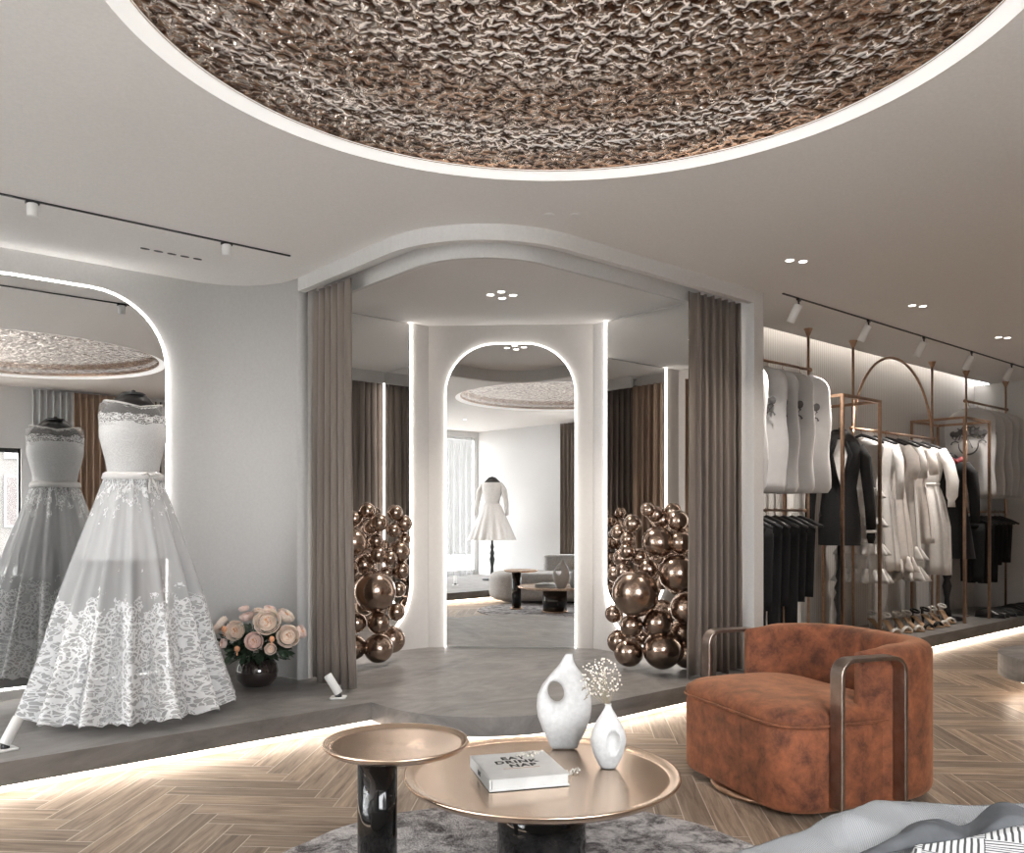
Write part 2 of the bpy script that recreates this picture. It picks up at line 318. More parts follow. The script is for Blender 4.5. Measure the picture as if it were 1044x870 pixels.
def curtain(name, p0, p1, z0, z1, folds, amp, m, label, cat='curtain', group=None, flare=0.0, seed=1, th=.006, shift=0):
    rr = random.Random(seed); d = Vector((p1[0]-p0[0], p1[1]-p0[1])); L = d.length; d.normalize(); nn = Vector((-d.y, d.x))
    N = folds*14; ph = [rr.uniform(-.5, .5) for _ in range(folds+2)]; am = [rr.uniform(.6, 1.3) for _ in range(folds+2)]
    bm = nb(); rows = []
    for zi in range(15):
        t = zi/14; z = z0+(z1-z0)*t; row = []
        for i in range(N+1):
            s = i/N; k = s*folds; ki = int(k); fr = k-ki
            pa = ph[ki]*(1-fr)+ph[ki+1]*fr; aa = am[ki]*(1-fr)+am[ki+1]*fr
            w = math.sin(2*PI*k+pa+.25*math.sin(3*t+ki)); w = math.copysign(abs(w)**.75, w)
            ext = 1+flare*(1-t)**3
            q = Vector(p0)+d*(s*L*ext + .012*math.cos(2*PI*k+pa)*2)+nn*(w*amp*aa*(.75+.35*(1-t))+shift*(1-t)**2)
            row.append((q.x, q.y, z+(.012*math.sin(k*2.3) if zi == 0 else 0)))
        rows.append(row)
    loft(bm, rows, close=False)
    o = obj(name, bm, m, None, True, [('SOLIDIFY', dict(thickness=th))])
    return tag(o, label, cat, group)
def sphere(bm, c, r, u=16, v=10, sz=1, mi=0):
    prof = [(max(1e-4, r*math.sin(PI*i/v)), -r*sz*math.cos(PI*i/v)) for i in range(v+1)]
    n0 = len(bm.verts); lathe(bm, prof, u, c, caps=True, mi=mi); return bm
def xf(bm, mtx, start=0):
    bm.verts.ensure_lookup_table(); bmesh.ops.transform(bm, matrix=mtx, verts=bm.verts[start:]); return bm

M['frame_white'] = plain('house_trim', (.11, .11, .11), .8)
M['render'] = plain('house_render', (.07, .068, .064), .9)
# ================================================================ SETTING
# floor: herringbone planks laid at 45 degrees
bm = nb(); L_, W_ = .66, .11; uvl = bm.loops.layers.uv.verify(); cl = bm.loops.layers.float_color.new('plank')
c45 = math.cos(PI/4)
def plank(x, y, vert):
    w, h = (W_, L_) if vert else (L_, W_)
    cs = [(x, y), (x+w, y), (x+w, y+h), (x, y+h)]
    mx_, my_ = x+w/2, y+h/2; A, B = c45*(mx_-my_), c45*(mx_+my_)
    if not (-3.2 < A < 11.1 and -.9 < B < 4.6): return
    vs = [bm.verts.new((c45*(p-q), c45*(p+q), 0)) for p, q in cs]; f = bm.faces.new(vs)
    col = (R.random(), R.random(), R.random(), 1)
    uvs = [(0, 0), (0, W_), (L_, W_), (L_, 0)] if vert else [(0, 0), (L_, 0), (L_, W_), (0, W_)]
    if vert: uvs = [(0, 0), (0, W_), (L_, W_), (L_, 0)]
    for lp, u_ in zip(f.loops, uvs): lp[uvl].uv = u_; lp[cl] = col
for k in range(-160, 200):
    for j in range(-30, 30):
        ox, oy = k*W_+j*L_, k*W_-j*L_
        plank(ox, oy, False); plank(ox+L_, oy+W_-L_, True)
struct(obj('floor', bm, M['oak']))
# platform
front = [(.3, -.3), (.3, 4.185), (2.59, 4.185), (2.59, 4.02)] + arc(3.29, 4.02, .7, 180, 270, 18)[1:] + [(10.65, 3.32)]
plat = front + [(10.65, 4.2), (5.2, 4.2), (5.2, 5.75), (-2.34, 5.75), (-2.34, -.3)]
bm = nb(); prism(bm, plat, .058, PLAT)
struct(obj('trim_1', bm, M['stone']))
bm = nb(); wallstrip(bm, front, .10, .16, 0, .058); struct(obj('trim_2', bm, M['panel']))
bm = nb(); wallstrip(bm, front, .075, .098, .030, .050)
tag(obj('led_strip', bm, M['led_floor']), 'warm glowing light strip under the edge of the grey stone platform', 'light strip')
# walls
pathL = [(-2.34, 5.58), (0, 5.58), (1.5, 5.58)] + arc(2.09, 5.08, .5, 90, 0, 14) + [(2.59, 5.06)]
bm = nb(); wallstrip(bm, pathL, 0, .07, PLAT, CEIL); struct(obj('wall_left', bm, M['plaster'], smooth=False))
for p in bpy.data.objects['wall_left'].data.polygons: p.use_smooth = abs(p.normal.z) < .5
pathH = [(2.59, 5.06), (2.59, 4.5), (2.59, 4.02)] + arc(3.29, 4.02, .7, 180, 270, 20)[1:] + [(4.2, 3.32), (5.03, 3.32)]
bm = nb(); wallstrip(bm, pathH, 0, .05, 2.635, CEIL); wallstrip(bm, pathH, .185, .215, 2.60, CEIL); wallstrip(bm, pathH, .05, .185, 2.70, CEIL); o = struct(obj('wall_header', bm, M['plaster']))
o.name = 'wall_front'
# partition to the right of the fitting room (pillar end, then the mirrored inner face)
bm = nb(); box(bm, 5.03, 5.14, 3.32, 3.52, PLAT, CEIL); box(bm, 4.97, 5.14, 3.52, 4.92, PLAT, CEIL)
struct(obj('wall_right', bm, M['plaster']))
# inner back walls of the fitting room and the cut corner
bm = nb(); box(bm, 2.66, 2.72, 5.06, 5.66, PLAT, CEIL); box(bm, 2.66, 4.22, 5.655, 5.75, PLAT, CEIL); struct(obj('wall_center', bm, M['panel']))
CL, CR = Vector((4.026, 5.652)), Vector((4.964, 4.742))
cu = (CR-CL).normalized(); cn = Vector((-cu.y, cu.x))  # away from camera
if cn.dot(Vector((SA, CA))) < 0: cn = -cn
WC = (CR-CL).length
corner = thing('wall_corner', 'x', 'x', (CL.x, CL.y, 0), math.atan2(cu.y, cu.x))
del corner['label']; del corner['category']; struct(corner)
bm = nb(); box(bm, 0, WC, 0, .08, PLAT, CEIL); struct(obj('wall_corner_panel', bm, M['panel'], corner)); 
# retail wall, tall behind the cove
bm = nb(); box(bm, 5.14, 10.75, 4.08, 4.16, PLAT, 3.05); struct(obj('wall_rack', bm, M['ribbed']))
bm = nb(); box(bm, 5.06, 5.14, 3.90, 4.16, CEIL, 3.05); box(bm, 5.06, 10.75, 3.90, 4.16, 3.05, 3.08); box(bm, 5.14, 10.75, 3.90, 3.915, CEIL, 3.05); struct(obj('trim_3', bm, M['white']))
bm = nb(); box(bm, 5.2, 10.5, 3.93, 3.96, 2.86, 2.875); tag(obj('led_strip', bm, M['led']), 'hidden white cove light along the top of the ribbed rack wall', 'light strip')
bm = nb(); box(bm, 10.65, 10.75, -.3, 4.1, 0, CEIL); struct(obj('wall_side', bm, M['plaster']))
# back wall (behind the camera) with its window, and the glazed left end
bm = nb()
box(bm, -2.44, .32, -.42, -.3, 0, CEIL); box(bm, .32, 2.32, -.42, -.3, 2.0, CEIL); box(bm, .32, 2.32, -.42, -.3, 0, .2); box(bm, 2.32, 10.75, -.42, -.3, 0, CEIL)
struct(obj('wall_back', bm, M['plaster']))
bm = nb(); box(bm, -2.44, -2.34, -.42, -.25, 0, CEIL); box(bm, -2.44, -2.34, 4.6, 5.75, 0, CEIL); box(bm, -2.44, -2.34, -.25, 4.6, 2.62, CEIL); box(bm, -2.44, -2.34, -.25, 4.6, 0, .2)
struct(obj('wall_end', bm, M['plaster']))
def window(name, horizontal, a0, a1, z0, z1, fixed, n):
    root = bpy.data.objects.new(name, None); COL.objects.link(root); struct(root)
    bm = nb(); t = .025
    ks = [a0+(a1-a0)*i/n for i in range(n+1)]
    def bx(p0, p1, q0, q1, d=.03):
        if horizontal: box(bm, p0, p1, fixed-d, fixed+d, q0, q1)
        else: box(bm, fixed-d, fixed+d, p0, p1, q0, q1)
    for k in ks: bx(k-t, k+t, z0, z1)
    bx(a0, a1, z0, z0+2*t); bx(a0, a1, z1-2*t, z1)
    obj('window_frame', bm, M['white'] if not horizontal else M['black'], root)
    bm = nb()
    if horizontal: box(bm, a0, a1, fixed-.004, fixed+.004, z0, z1)
    else: box(bm, fixed-.004, fixed+.004, a0, a1, z0, z1)
    obj('window_pane', bm, M['glass'], root)
    return root
window('window_1', True, .32, 2.32, .2, 2.0, -.37, 1)
window('window_2', False, -.25, 4.6, .2, 2.62, -2.39, 4)
# ceiling with its round opening
DC, DR = (1.80, 1.82), 1.362
bm = nb()
def rect(x0, x1, y0, y1, z=CEIL):
    bm.faces.new([bm.verts.new(p) for p in ((x0, y0, z), (x0, y1, z), (x1, y1, z), (x1, y0, z))])
q = 1.5; sq = []; ci = []
for i in range(128):
    t = 2*PI*i/128; c_, s_ = math.cos(t), math.sin(t); k = q/max(abs(c_), abs(s_))
    sq.append((DC[0]+c_*k, DC[1]+s_*k, CEIL)); ci.append((DC[0]+c_*DR, DC[1]+s_*DR, CEIL))
loft(bm, [ci, sq], caps=False)
x0, x1, y0, y1 = DC[0]-q, DC[0]+q, DC[1]-q, DC[1]+q
rect(-2.9, x0, -.45, 5.8); rect(x1, 5.1, -.45, 5.8); rect(x0, x1, -.45, y0); rect(x0, x1, y1, 5.8); rect(5.1, 10.8, -.45, 3.91)
for f in bm.faces:
    f.normal_update()
    if f.normal.z > 0: f.normal_flip()
struct(obj('ceiling', bm, M['ceiling']))
bm = nb(); box(bm, -2.9, 10.8, -.5, 5.85, 3.09, 3.14); struct(obj('trim_4', bm, M['white']))
# rippled ceiling feature
cf = thing('ceiling_feature', 'large round rippled bronze ceiling panel set in a glowing white ring', 'ceiling panel', (DC[0], DC[1], CEIL))
bm = nb(); lathe(bm, [(DR, -.002), (DR, .0), (DR-.06, .02), (DR-.062, .022)], 128, caps=False); obj('light_ring', bm, M['led_ring'], cf, True)
bm = nb(); lathe(bm, [(DR-.064, .016), (DR-.059, .016), (DR-.059, .030), (DR-.064, .030)], 128, caps=False); obj('copper_edge', bm, M['gold'], cf, True)
bm = nb(); bm.faces.new([bm.verts.new(((DR-.058)*math.cos(2*PI*i/128), (DR-.058)*math.sin(2*PI*i/128), .024)) for i in range(128)]); obj('rippled_panel', bm, M['ripple'], cf)
# ---------------------------------------------------------------- mirrors
def mirror(name, label, loc, rotz, w, z0, z1, r, bottom_r, top_round, rim='all'):
    """local x along the wall, y=0 the wall face, mirror on the -y side"""
    t = thing(name, label, 'mirror', loc, rotz)
    rw = .014 if rim == 'open_top' else .010
    def outline(d):
        o = []
        rb, rt = max(.001, bottom_r-d) if bottom_r else .001, max(.001, r-d) if top_round else .001
        def cor(cx, cy, rr, t0): return [(cx+rr*math.cos(math.radians(t0+9*i)), cy+rr*math.sin(math.radians(t0+9*i))) for i in range(11)]
        o += cor(w-d-rt, z1-d-rt, rt, 0); o += cor(d+rt, z1-d-rt, rt, 90)
        o += cor(d+rb, z0+d+rb, rb, 180); o += cor(w-d-rb, z0+d+rb, rb, 270)
        return o
    bm = nb(); a, c = outline(.008), None
    bm.faces.new([bm.verts.new((x, -.012, z)) for x, z in a]); 
    obj('mirror_glass', bm, M['mirror'], t)
    bm = nb(); o0, o1 = outline(0), outline(rw)
    # the lit rim: all round, or open at the top (side mirrors), or open at the floor (middle mirror)
    if rim == 'open_top': o0, o1 = o0[11:]+o0[:0]+[], o1[11:]; o0 = o0[0:0]+[ (o0[0][0], z1) ] + o0[11:] + [(w, z1)]; o1 = [(o1[0][0], z1)] + o1[11:] + [(w-rw, z1)]
    if rim == 'open_bottom': o0 = [(w, z0)]+o0[:22]+[(0, z0)]; o1 = [(w-rw, z0)]+o1[:22]+[(rw, z0)]
    rg = [[(x, -.001, z) for x, z in o0], [(x, -.020, z) for x, z in o0], [(x, -.020, z) for x, z in o1], [(x, -.001, z) for x, z in o1]]
    if rim == 'all': loft(bm, rg, caps=False)
    else: loft(bm, [list(k) for k in zip(*rg)], caps=True)
    obj('light_rim', bm, M['led_side'] if rim == 'open_top' else M['led_arch'] if rim == 'all' else M['led_rim'], t)
    return t
mirror('wall_mirror', 'arched light-rimmed mirror on the left wall behind the lace gown', (.62, 5.58, 0), 0, 1.33, .22, 2.58, .45, .01, True)
mirror('wall_mirror', 'tall arched mirror in the middle of the fitting room back wall', ((CL+cu*(WC/2-.52)).x, (CL+cu*(WC/2-.52)).y, 0), math.atan2(cu.y, cu.x), 1.04, PLAT+.003, 2.575, .40, 0, True, 'open_bottom')
mirror('wall_mirror', 'full height mirror behind the left balloon cluster', (2.93, 5.655, 0), 0, .93, .22, CEIL-.003, 0, .45, False, 'open_top')
mirror('wall_mirror', 'full height mirror behind the right balloon cluster', (4.97, 4.61, 0), -PI/2, 1.09, .22, CEIL-.003, 0, .45, False, 'open_top')
# ---------------------------------------------------------------- curtains
curtain('curtain', (2.690, 5.05), (2.690, 4.57), PLAT+.012, 2.63, 6, .038, M['curtain'], 'floor length taupe curtain at the left of the fitting room opening', flare=.13, seed=3)
curtain('curtain', (5.015, 3.43), (4.50, 3.43), PLAT+.012, 2.64, 7, .044, M['curtain'], 'floor length taupe curtain at the right of the fitting room opening', flare=.02, seed=8)
curtain('curtain', (2.80, 5.50), (2.80, 5.09), PLAT+.012, 2.60, 5, .035, M['curtain_in'], 'brown curtain inside the fitting room seen in the right mirror', seed=15)
curtain('curtain', (2.84, -.18), (3.36, -.18), .03, 2.69, 7, .035, M['curtain_in'], 'brown curtain reflected beside the white one in the left mirror', seed=5)
curtain('curtain', (2.40, -.18), (2.83, -.18), .03, 2.69, 6, .03, M['sheer2'], 'white curtain reflected at the top left of the left mirror', seed=6)
curtain('curtain', (-.17, -.18), (.27, -.18), PLAT+.01, 2.69, 5, .035, M['curtain'], 'brown curtain reflected at the right side of the middle mirror', seed=9)
curtain('curtain', (-2.22, -.1), (-2.22, 4.5), PLAT+.01, 2.60, 34, .03, M['sheer'], 'long sheer curtain over the window reflected in the middle mirror', seed=11, th=.001)
# ================================================================ GOWN AND DRESS FORMS
def ering(a, d, z, n=48, cx=0, cy=0, fold=0, k=0, ph=0):
    return [(cx+(a*(1+fold*math.cos(k*t+ph)))*math.cos(t), cy+(d*(1+fold*math.cos(k*t+ph)))*math.sin(t), z) for t in [2*PI*j/n for j in range(n)]]
def dress_form(loc, rotz, label, turned=True, top=1.62, tripod=False):
    """loc z = platform; torso local heights above it"""
    t = thing('dress_form', label, 'mannequin', loc, rotz)
    k = top/1.62
    bm = nb(); pr = [(.10, .085, .90), (.155, .11, .93), (.165, .115, 1.0), (.135, .095, 1.14), (.112, .085, 1.24), (.135, .10, 1.34), (.150, .108, 1.42), (.160, .095, 1.50), (.165, .075, 1.56), (.145, .066, 1.600), (.110, .058, 1.635), (.068, .052, 1.675)]
    loft(bm, [ering(a, d, z*k) for a, d, z in pr]); obj('torso', bm, M['torso'], t, True)
    bm = nb(); lathe(bm, [(.060, 1.674*k), (.062, 1.680*k), (.050, 1.688*k), (.012, 1.692*k), (.010, 1.70*k), (.002, 1.704*k)], 24); obj('neck_cap', bm, M['black'], t, True)
    bm = nb()
    if turned: pr = [(.045, .03), (.03, .10), (.022, .22), (.045, .34), (.028, .40), (.042, .44), (.020, .50), (.034, .54), (.018, .60), (.018, .95)]
    else: pr = [(.016, .03), (.016, .95)]
    lathe(bm, pr, 20); obj('stand_pole', bm, M['black'], t, True)
    bm = nb(); lathe(bm, [(.16, .002), (.165, .012), (.14, .026), (.045, .034)], 28); obj('base', bm, M['black'], t, True)
    return t
GX, GY = px(136, 4.58)
GROT = 0.12
dress_form((GX, GY, PLAT+.001), GROT, 'black dress form wearing the long lace ball gown', top=1.625)
def gown(loc, rotz, label):
    t = thing('lace_gown', label, 'gown', loc, rotz)
    N = 240
    bm = nb()     # skirt
    rings = []; rows = 40
    for i in range(rows+1):
        s = i/rows; z = .035+(1.255-.035)*s
        r = .135+(.485-.135)*(1-s)**.95+.03*math.sin(PI*min(1, (1-s)*1.4))*(1-s)
        ring = []
        for j in range(N):
            th = 2*PI*j/N; A = .10*(1-s)**.7+.03
            w = math.sin(15*th+.6*math.sin(3*th))+.35*math.sin(31*th+1)
            rr = r*(1+A*w)
            zz = z + (.018*abs(math.sin(22*th)) + .010*w)*(1-s)**6
            ring.append((rr*math.cos(th), rr*math.sin(th)*.96, zz))
        rings.append(ring)
    loft(bm, rings, caps=False, uv=True); obj('skirt', bm, M['lace_skirt'], t, True)
    bm = nb(); rings = []
    for i in range(12):
        s = i/11; z = .82+(1.25-.82)*s; r = .122+.135*(1-s)**.8
        rings.append([(r*(1+.02*math.sin(13*th))*math.cos(th), r*(1+.02*math.sin(13*th))*math.sin(th)*.9, z) for th in [2*PI*j/96 for j in range(96)]])
    loft(bm, rings, caps=False); obj('underskirt', bm, M['underskirt'], t, True)
    # inner tulle petticoat gives the skirt its body
    bm = nb(); rings = []
    for i in range(20):
        s = i/19; z = .06+(1.24-.06)*s; r = .125+(.45-.125)*(1-s)**.95
        rings.append([(r*(1+.05*math.sin(11*th+.8)*(1-s))*math.cos(th), r*(1+.05*math.sin(11*th+.8)*(1-s))*math.sin(th)*.95, z) for th in [2*PI*j/120 for j in range(120)]])
    loft(bm, rings, caps=False, uv=True); obj('petticoat', bm, M['tulle'], t, True)
    bm = nb(); pr = [(.138, .105, 1.245), (.130, .102, 1.275), (.140, .110, 1.33), (.158, .122, 1.40), (.170, .132, 1.45), (.172, .130, 1.485)]
    rings = [ering(a, d, z, 96) for a, d, z in pr]
    # sweetheart top edge
    rings.append([(x, y, 1.515+.02*abs(math.sin(2*PI*j/96))-.018*math.exp(-((j-72)/5.0)**2)) for j, (x, y, z) in enumerate(ering(.170, .128, 1.51, 96))])
    loft(bm, rings, caps=False, uv=True); obj('bodice', bm, M['lace_body'], t, True)
    bm = nb(); rings = [ering(.171, .129, 1.505, 96), ering(.176, .120, 1.56, 96)]
    rings.append([(x, y, 1.590+.03*abs(math.cos(2*PI*j/96))) for j, (x, y, z) in enumerate(ering(.172, .098, 1.6, 96))])
    rings.append([(x, y, 1.612+.026*abs(math.cos(2*PI*j/96))) for j, (x, y, z) in enumerate(ering(.150, .084, 1.6, 96))])
    loft(bm, rings, caps=False, uv=True); obj('sheer_yoke', bm, M['lace_yoke'], t, True)
    bm = nb(); tube(bm, [(x, y, 1.613+.026*abs(math.cos(2*PI*j/48))) for j, (x, y, z) in enumerate(ering(.150, .084, 0, 48))], .0045, 6, closed=True)
    obj('lace_trim', bm, M['whitecloth'], t, True)
    bm = nb(); loft(bm, [ering(.146, .140, 1.232, 64), ering(.155, .148, 1.238, 64), ering(.150, .140, 1.264, 64), ering(.138, .112, 1.272, 64)], caps=False)
    be = obj('belt', bm, M['satin'], t, True)
    bm = nb()
    for sg in (-1, 1):
        tube(bm, [(.02+0*sg, -.150, 1.252), (.02+sg*.024, -.160, 1.266), (.02+sg*.044, -.158, 1.252), (.02+sg*.024, -.158, 1.238), (.02, -.152, 1.250)], [.003, .006, .007, .006, .003], 6)
        tube(bm, [(.02, -.152, 1.25), (.02+sg*.014, -.172, 1.21), (.02+sg*.024, -.192, 1.16)], [.003, .006, .004], 6)
    sphere(bm, (.02, -.155, 1.252), .009, 10, 6); obj('bow', bm, M['satin'], be, True)
    return t
M['satin'] = plain('ivory_satin', (.74, .73, .72), .3)
M['tulle'] = plain('white_tulle', (.60, .61, .62), .9); M['tulle'].node_tree.nodes['Principled BSDF'].inputs['Alpha'].default_value = .30
gown((GX, GY, PLAT+.001), GROT, 'floor length white lace ball gown with ribbon belt on the left platform')
# short dress on the turned stand, behind the camera (seen in the middle mirror)
SX, SY = -1.14, .42
dress_form((SX, SY, PLAT+.001), 2.6, 'black dress form on turned stand reflected in the middle mirror')
t = thing('short_dress', 'short white long-sleeved dress reflected in the middle mirror', 'dress', (SX, SY, PLAT+.001), 2.6)
bm = nb(); rings = []
for i in range(16):
    s = i/15; z = .66+(1.25-.66)*s; r = .13+.25*(1-s)**.9
    rings.append([(r*(1+.07*(1-s)*math.sin(17*th))*math.cos(th), r*(1+.07*(1-s)*math.sin(17*th))*math.sin(th), z) for th in [2*PI*j/160 for j in range(160)]])
loft(bm, rings, caps=False, uv=True); obj('skirt', bm, M['whitecloth'], t, True)
bm = nb(); loft(bm, [ering(a, d, z, 48) for a, d, z in [(.133, .10, 1.245), (.125, .098, 1.27), (.15, .118, 1.38), (.17, .13, 1.46), (.175, .12, 1.54), (.17, .1, 1.6)]], caps=False); obj('bodice', bm, M['whitecloth'], t, True)
for sg in (-1, 1):
    bm = nb(); tube(bm, [(sg*.15, 0, 1.56), (sg*.21, -.01, 1.47), (sg*.25, -.03, 1.25), (sg*.27, -.06, 1.06)], [.045, .05, .042, .03], 14); obj('sleeve', bm, M['whitecloth'], t, True)
# ================================================================ FLOWERS
def petal(bm, w, h, curl, ang, tilt, r0, z0, mi=0):
    vs = []; n = 5
    for i in range(n):
        u = i/(n-1); row = []
        for j in range(n):
            v = j/(n-1)-.5
            ww = w*math.sin(PI*(.16+.68*u))
            x = v*ww; rr = r0 + h*u*math.sin(tilt) - curl*(2*v)**2*.0 + curl*u*u
            rr2 = rr*math.cos(x/max(.006, rr+.01)); xx = (rr+.004)*math.sin(x/max(.006, rr+.01))
            z = z0+h*u*math.cos(tilt) - curl*.6*u**3
            row.append(bm.verts.new((rr2*math.cos(ang)-xx*math.sin(ang), rr2*math.sin(ang)+xx*math.cos(ang), z)))
        vs.append(row)
    for i in range(n-1):
        for j in range(n-1): bm.faces.new((vs[i][j], vs[i][j+1], vs[i+1][j+1], vs[i+1][j])).material_index = mi
def rose_proto(m, cup, label):
    t = thing('rose', label, 'flower'); rr = random.Random(5)
    bm = nb()
    sphere(bm, (0, 0, .0), .62, 12, 6, .45)
    for k, (cnt, r0, h, tilt, curl, w) in enumerate([(6, .24, .50, .05, -.02, .42), (7, .42, .62, .08, -.03, .6), (8, .60, .66, .12, -.03, .72), (8, .70, .62, .18, -.02, .85), (7, .76, .50, cup*.6, .02, .95)]):
        for i in range(cnt): petal(bm, w, h, curl, 2*PI*i/cnt+k*.5+rr.uniform(-.1, .1), tilt, r0, -.15)
    obj('petals', bm, m, t, True, [('SOLIDIFY', dict(thickness=.02))])
    bm = nb()
    for i in range(22):
        a = rr.uniform(0, 2*PI); q_ = rr.uniform(.02, .30)
        petal(bm, .16, .40, -.02, a, .1, q_, .0)
    obj('flower_heart', bm, M['rose_c'], t, True, [('SOLIDIFY', dict(thickness=.02))])
    return t
def orient(v): return Vector(v).to_track_quat('Z', 'Y').to_euler()
def bouquet(cx, cy, z, roses, buds, desc, gname, rad=.17, centre=None, seed=1, view=True):
    rr = random.Random(seed)
    t = thing('flower_vase', f'round dark glass vase holding the roses {desc}', 'vase', (cx, cy, z))
    bm = nb(); k = .13/.13
    lathe(bm, [(.05, .001), (.085, .01), (.118, .05), (.128, .095), (.118, .14), (.098, .165), (.092, .17), (.088, .165), (.108, .14), (.118, .095), (.108, .05), (.078, .016), (.004, .012)], 40); obj('bowl', bm, M['darkglass'], t, True)
    # foliage
    bm = nb()
    for i in range(330):
        a = rr.uniform(0, 2*PI); el = rr.uniform(-.5, .85); R0 = rr.uniform(.10, .215)
        c = Vector((R0*math.cos(a)*math.cos(el), R0*math.sin(a)*math.cos(el), .24+R0*math.sin(el)*.9))
        if c.z < .17 and math.hypot(c.x, c.y) < .14: continue
        L0 = rr.uniform(.02, .05); d = Vector((math.cos(a)*math.cos(el), math.sin(a)*math.cos(el), math.sin(el)+rr.uniform(-.9, .3))).normalized(); s = d.cross(Vector((rr.uniform(-1, 1), rr.uniform(-1, 1), 1))).normalized()
        n_ = d.cross(s); p = [c-d*L0, c-d*L0*.3+s*L0*.45+n_*.004, c+d*L0*.5+s*L0*.35, c+d*L0, c+d*L0*.5-s*L0*.35, c-d*L0*.3-s*L0*.45+n_*.004]
        bm.faces.new([bm.verts.new(q_) for q_ in p])
    for i in range(26):
        a = rr.uniform(0, 2*PI); r1 = rr.uniform(.10, .2)
        tube(bm, [(0, 0, .12), (r1*.4*math.cos(a), r1*.4*math.sin(a), .19), (r1*math.cos(a), r1*math.sin(a), rr.uniform(.16, .38))], .0025, 5)
    f = obj('foliage', bm, M['leaf'], None, False, [('SOLIDIFY', dict(thickness=.001))], loc=(cx, cy, z)); tag(f, f'dark green leaves and stems in the glass vase {desc}', 'foliage', kind='stuff')
    return t
FX, FY = px(262, 5.31)
bouquet(FX, FY, PLAT+.001, None, None, 'between the gown and the taupe curtain', 'roses')
proto = [rose_proto(M['rose'], .5, 'x'), rose_proto(M['rose2'], .15, 'x')]
used = [False, False]
RS = [(320, 345, 80, 0, 'round pale peach rose at the left front of the bouquet'), (470, 428, 80, 1, 'round blush rose low in the middle of the bouquet'), (575, 275, 104, 0, 'largest open cream rose with golden heart, upper middle of the bouquet'),
      (415, 240, 68, 1, 'pink rose peeping behind the two left front roses'), (740, 390, 90, 0, 'open peach rose at the right front of the bouquet'), (715, 232, 75, 0, 'cream rose turned away at the upper right of the bouquet'),
      (205, 305, 82, 0, 'cream rose turned sideways at the far left of the bouquet'), (225, 452, 50, 1, 'half closed pink rose at the lower left of the bouquet'), (600, 490, 47, 0, 'small closed cream rose right of the low middle rose'),
      (835, 355, 62, 1, 'pale pink rose at the far right of the bouquet by the curtain'), (590, 178, 52, 1, 'small pink rose at the very top of the bouquet'), (388, 172, 46, 1, 'small pink rose at the top left of the bouquet'), (500, 188, 42, 0, 'small cream rose at the top between two pink ones')]
for i, (x, y, r_, k, lb) in enumerate(RS):
    X, Y = 200+x/7.91, 600+y/7.91; r = r_/7.91/F*5.2; dx, dz = (X-262)/F*5.3, -(Y-655)/F*5.3
    dy = math.sqrt(max(.0009, .235**2-dx*dx-dz*dz)) if not (i in (3, 5, 10, 11, 12, 6, 9)) else .04
    a, b_ = px(X, 5.31-dy); z = pz(Y, 5.31-dy); c0 = Vector((FX, FY, .37))
    d = (Vector((a, b_, z))-c0); 
    if i in (0, 1, 2, 4, 8): d = d*.4 + Vector((*cw(0, -1), .1))*.25
    loc, rot = (a, b_, z), orient(d)
    o = dup(proto[k], loc, rot, lb, 'garden roses in the vase beside the gown', r*1.12)
for i, (x, y, lb) in enumerate([(225, 330, 'tiny orange bud at the left of the bouquet'), (330, 490, 'tiny orange bud under the left front rose'), (610, 410, 'tiny orange bud between the two right front roses')]):
    X, Y = 200+x/7.91, 600+y/7.91; a, b_ = px(X, 5.09); bm = nb(); sphere(bm, (0, 0, 0), .017, 14, 8, 1.1); lathe(bm, [(.004, -.04), (.006, -.02), (.003, -.012)], 8)
    tag(obj('flower_bud', bm, M['bud'], None, True, loc=(a, b_, pz(Y, 5.09))), lb, 'flower bud', 'orange buds in the bouquet')
# bouquet by the end window, reflected in the middle mirror
bx_, by_ = -1.35, 1.62
bouquet(bx_, by_, PLAT+.001, None, None, 'reflected at the lower left of the middle mirror', 'r', seed=4)
for i, (dx, dy, dz, k, lb) in enumerate([(.14, .06, .27, 0, 'peach rose reflected at the right edge of the mirrored bouquet'), (.05, .12, .36, 1, 'pink rose reflected at the top of the mirrored bouquet'), (.05, -.10, .33, 0, 'peach rose reflected low in the mirrored bouquet'), (-.12, .0, .33, 1, 'pink rose at the window side of the mirrored bouquet')]):
    dup(proto[k], (bx_+dx, by_+dy, PLAT+dz), orient((dx, dy, .08)), lb, 'garden roses by the window', .085)
for p in proto:
    for c in list(p.children): bpy.data.objects.remove(c)
    bpy.data.objects.remove(p)
# ================================================================ BALLOONS
def balloon(x, y, r_px, Y, label, group):
    r = r_px/F*Y; a, b_ = px(x, Y); z = pz(y, Y)
    bm = nb(); prof = [(max(1e-4, r*math.sin(PI*i/20)*(1+.02*math.cos(PI*i/20))), -r*1.03*math.cos(PI*i/20)) for i in range(21)]
    lathe(bm, prof, 36)
    t = obj('balloon', bm, M['balloon'], None, True, loc=(a, b_, max(z, PLAT+r*1.03+.003)))
    bm = nb(); lathe(bm, [(r*.06, -r*1.02), (r*.035, -r*1.06), (r*.1, -r*1.12), (.001, -r*1.1)], 12); obj('knot', bm, M['balloon'], t, True)
    t.rotation_euler = (R.uniform(-1.2, 1.2), R.uniform(-1.2, 1.2), 0) if z > .5 else (1.3, R.uniform(-.5, .5), R.uniform(0, 6))
    return tag(t, label, 'balloon', group)
GL = 'bronze balloons of the left cluster'
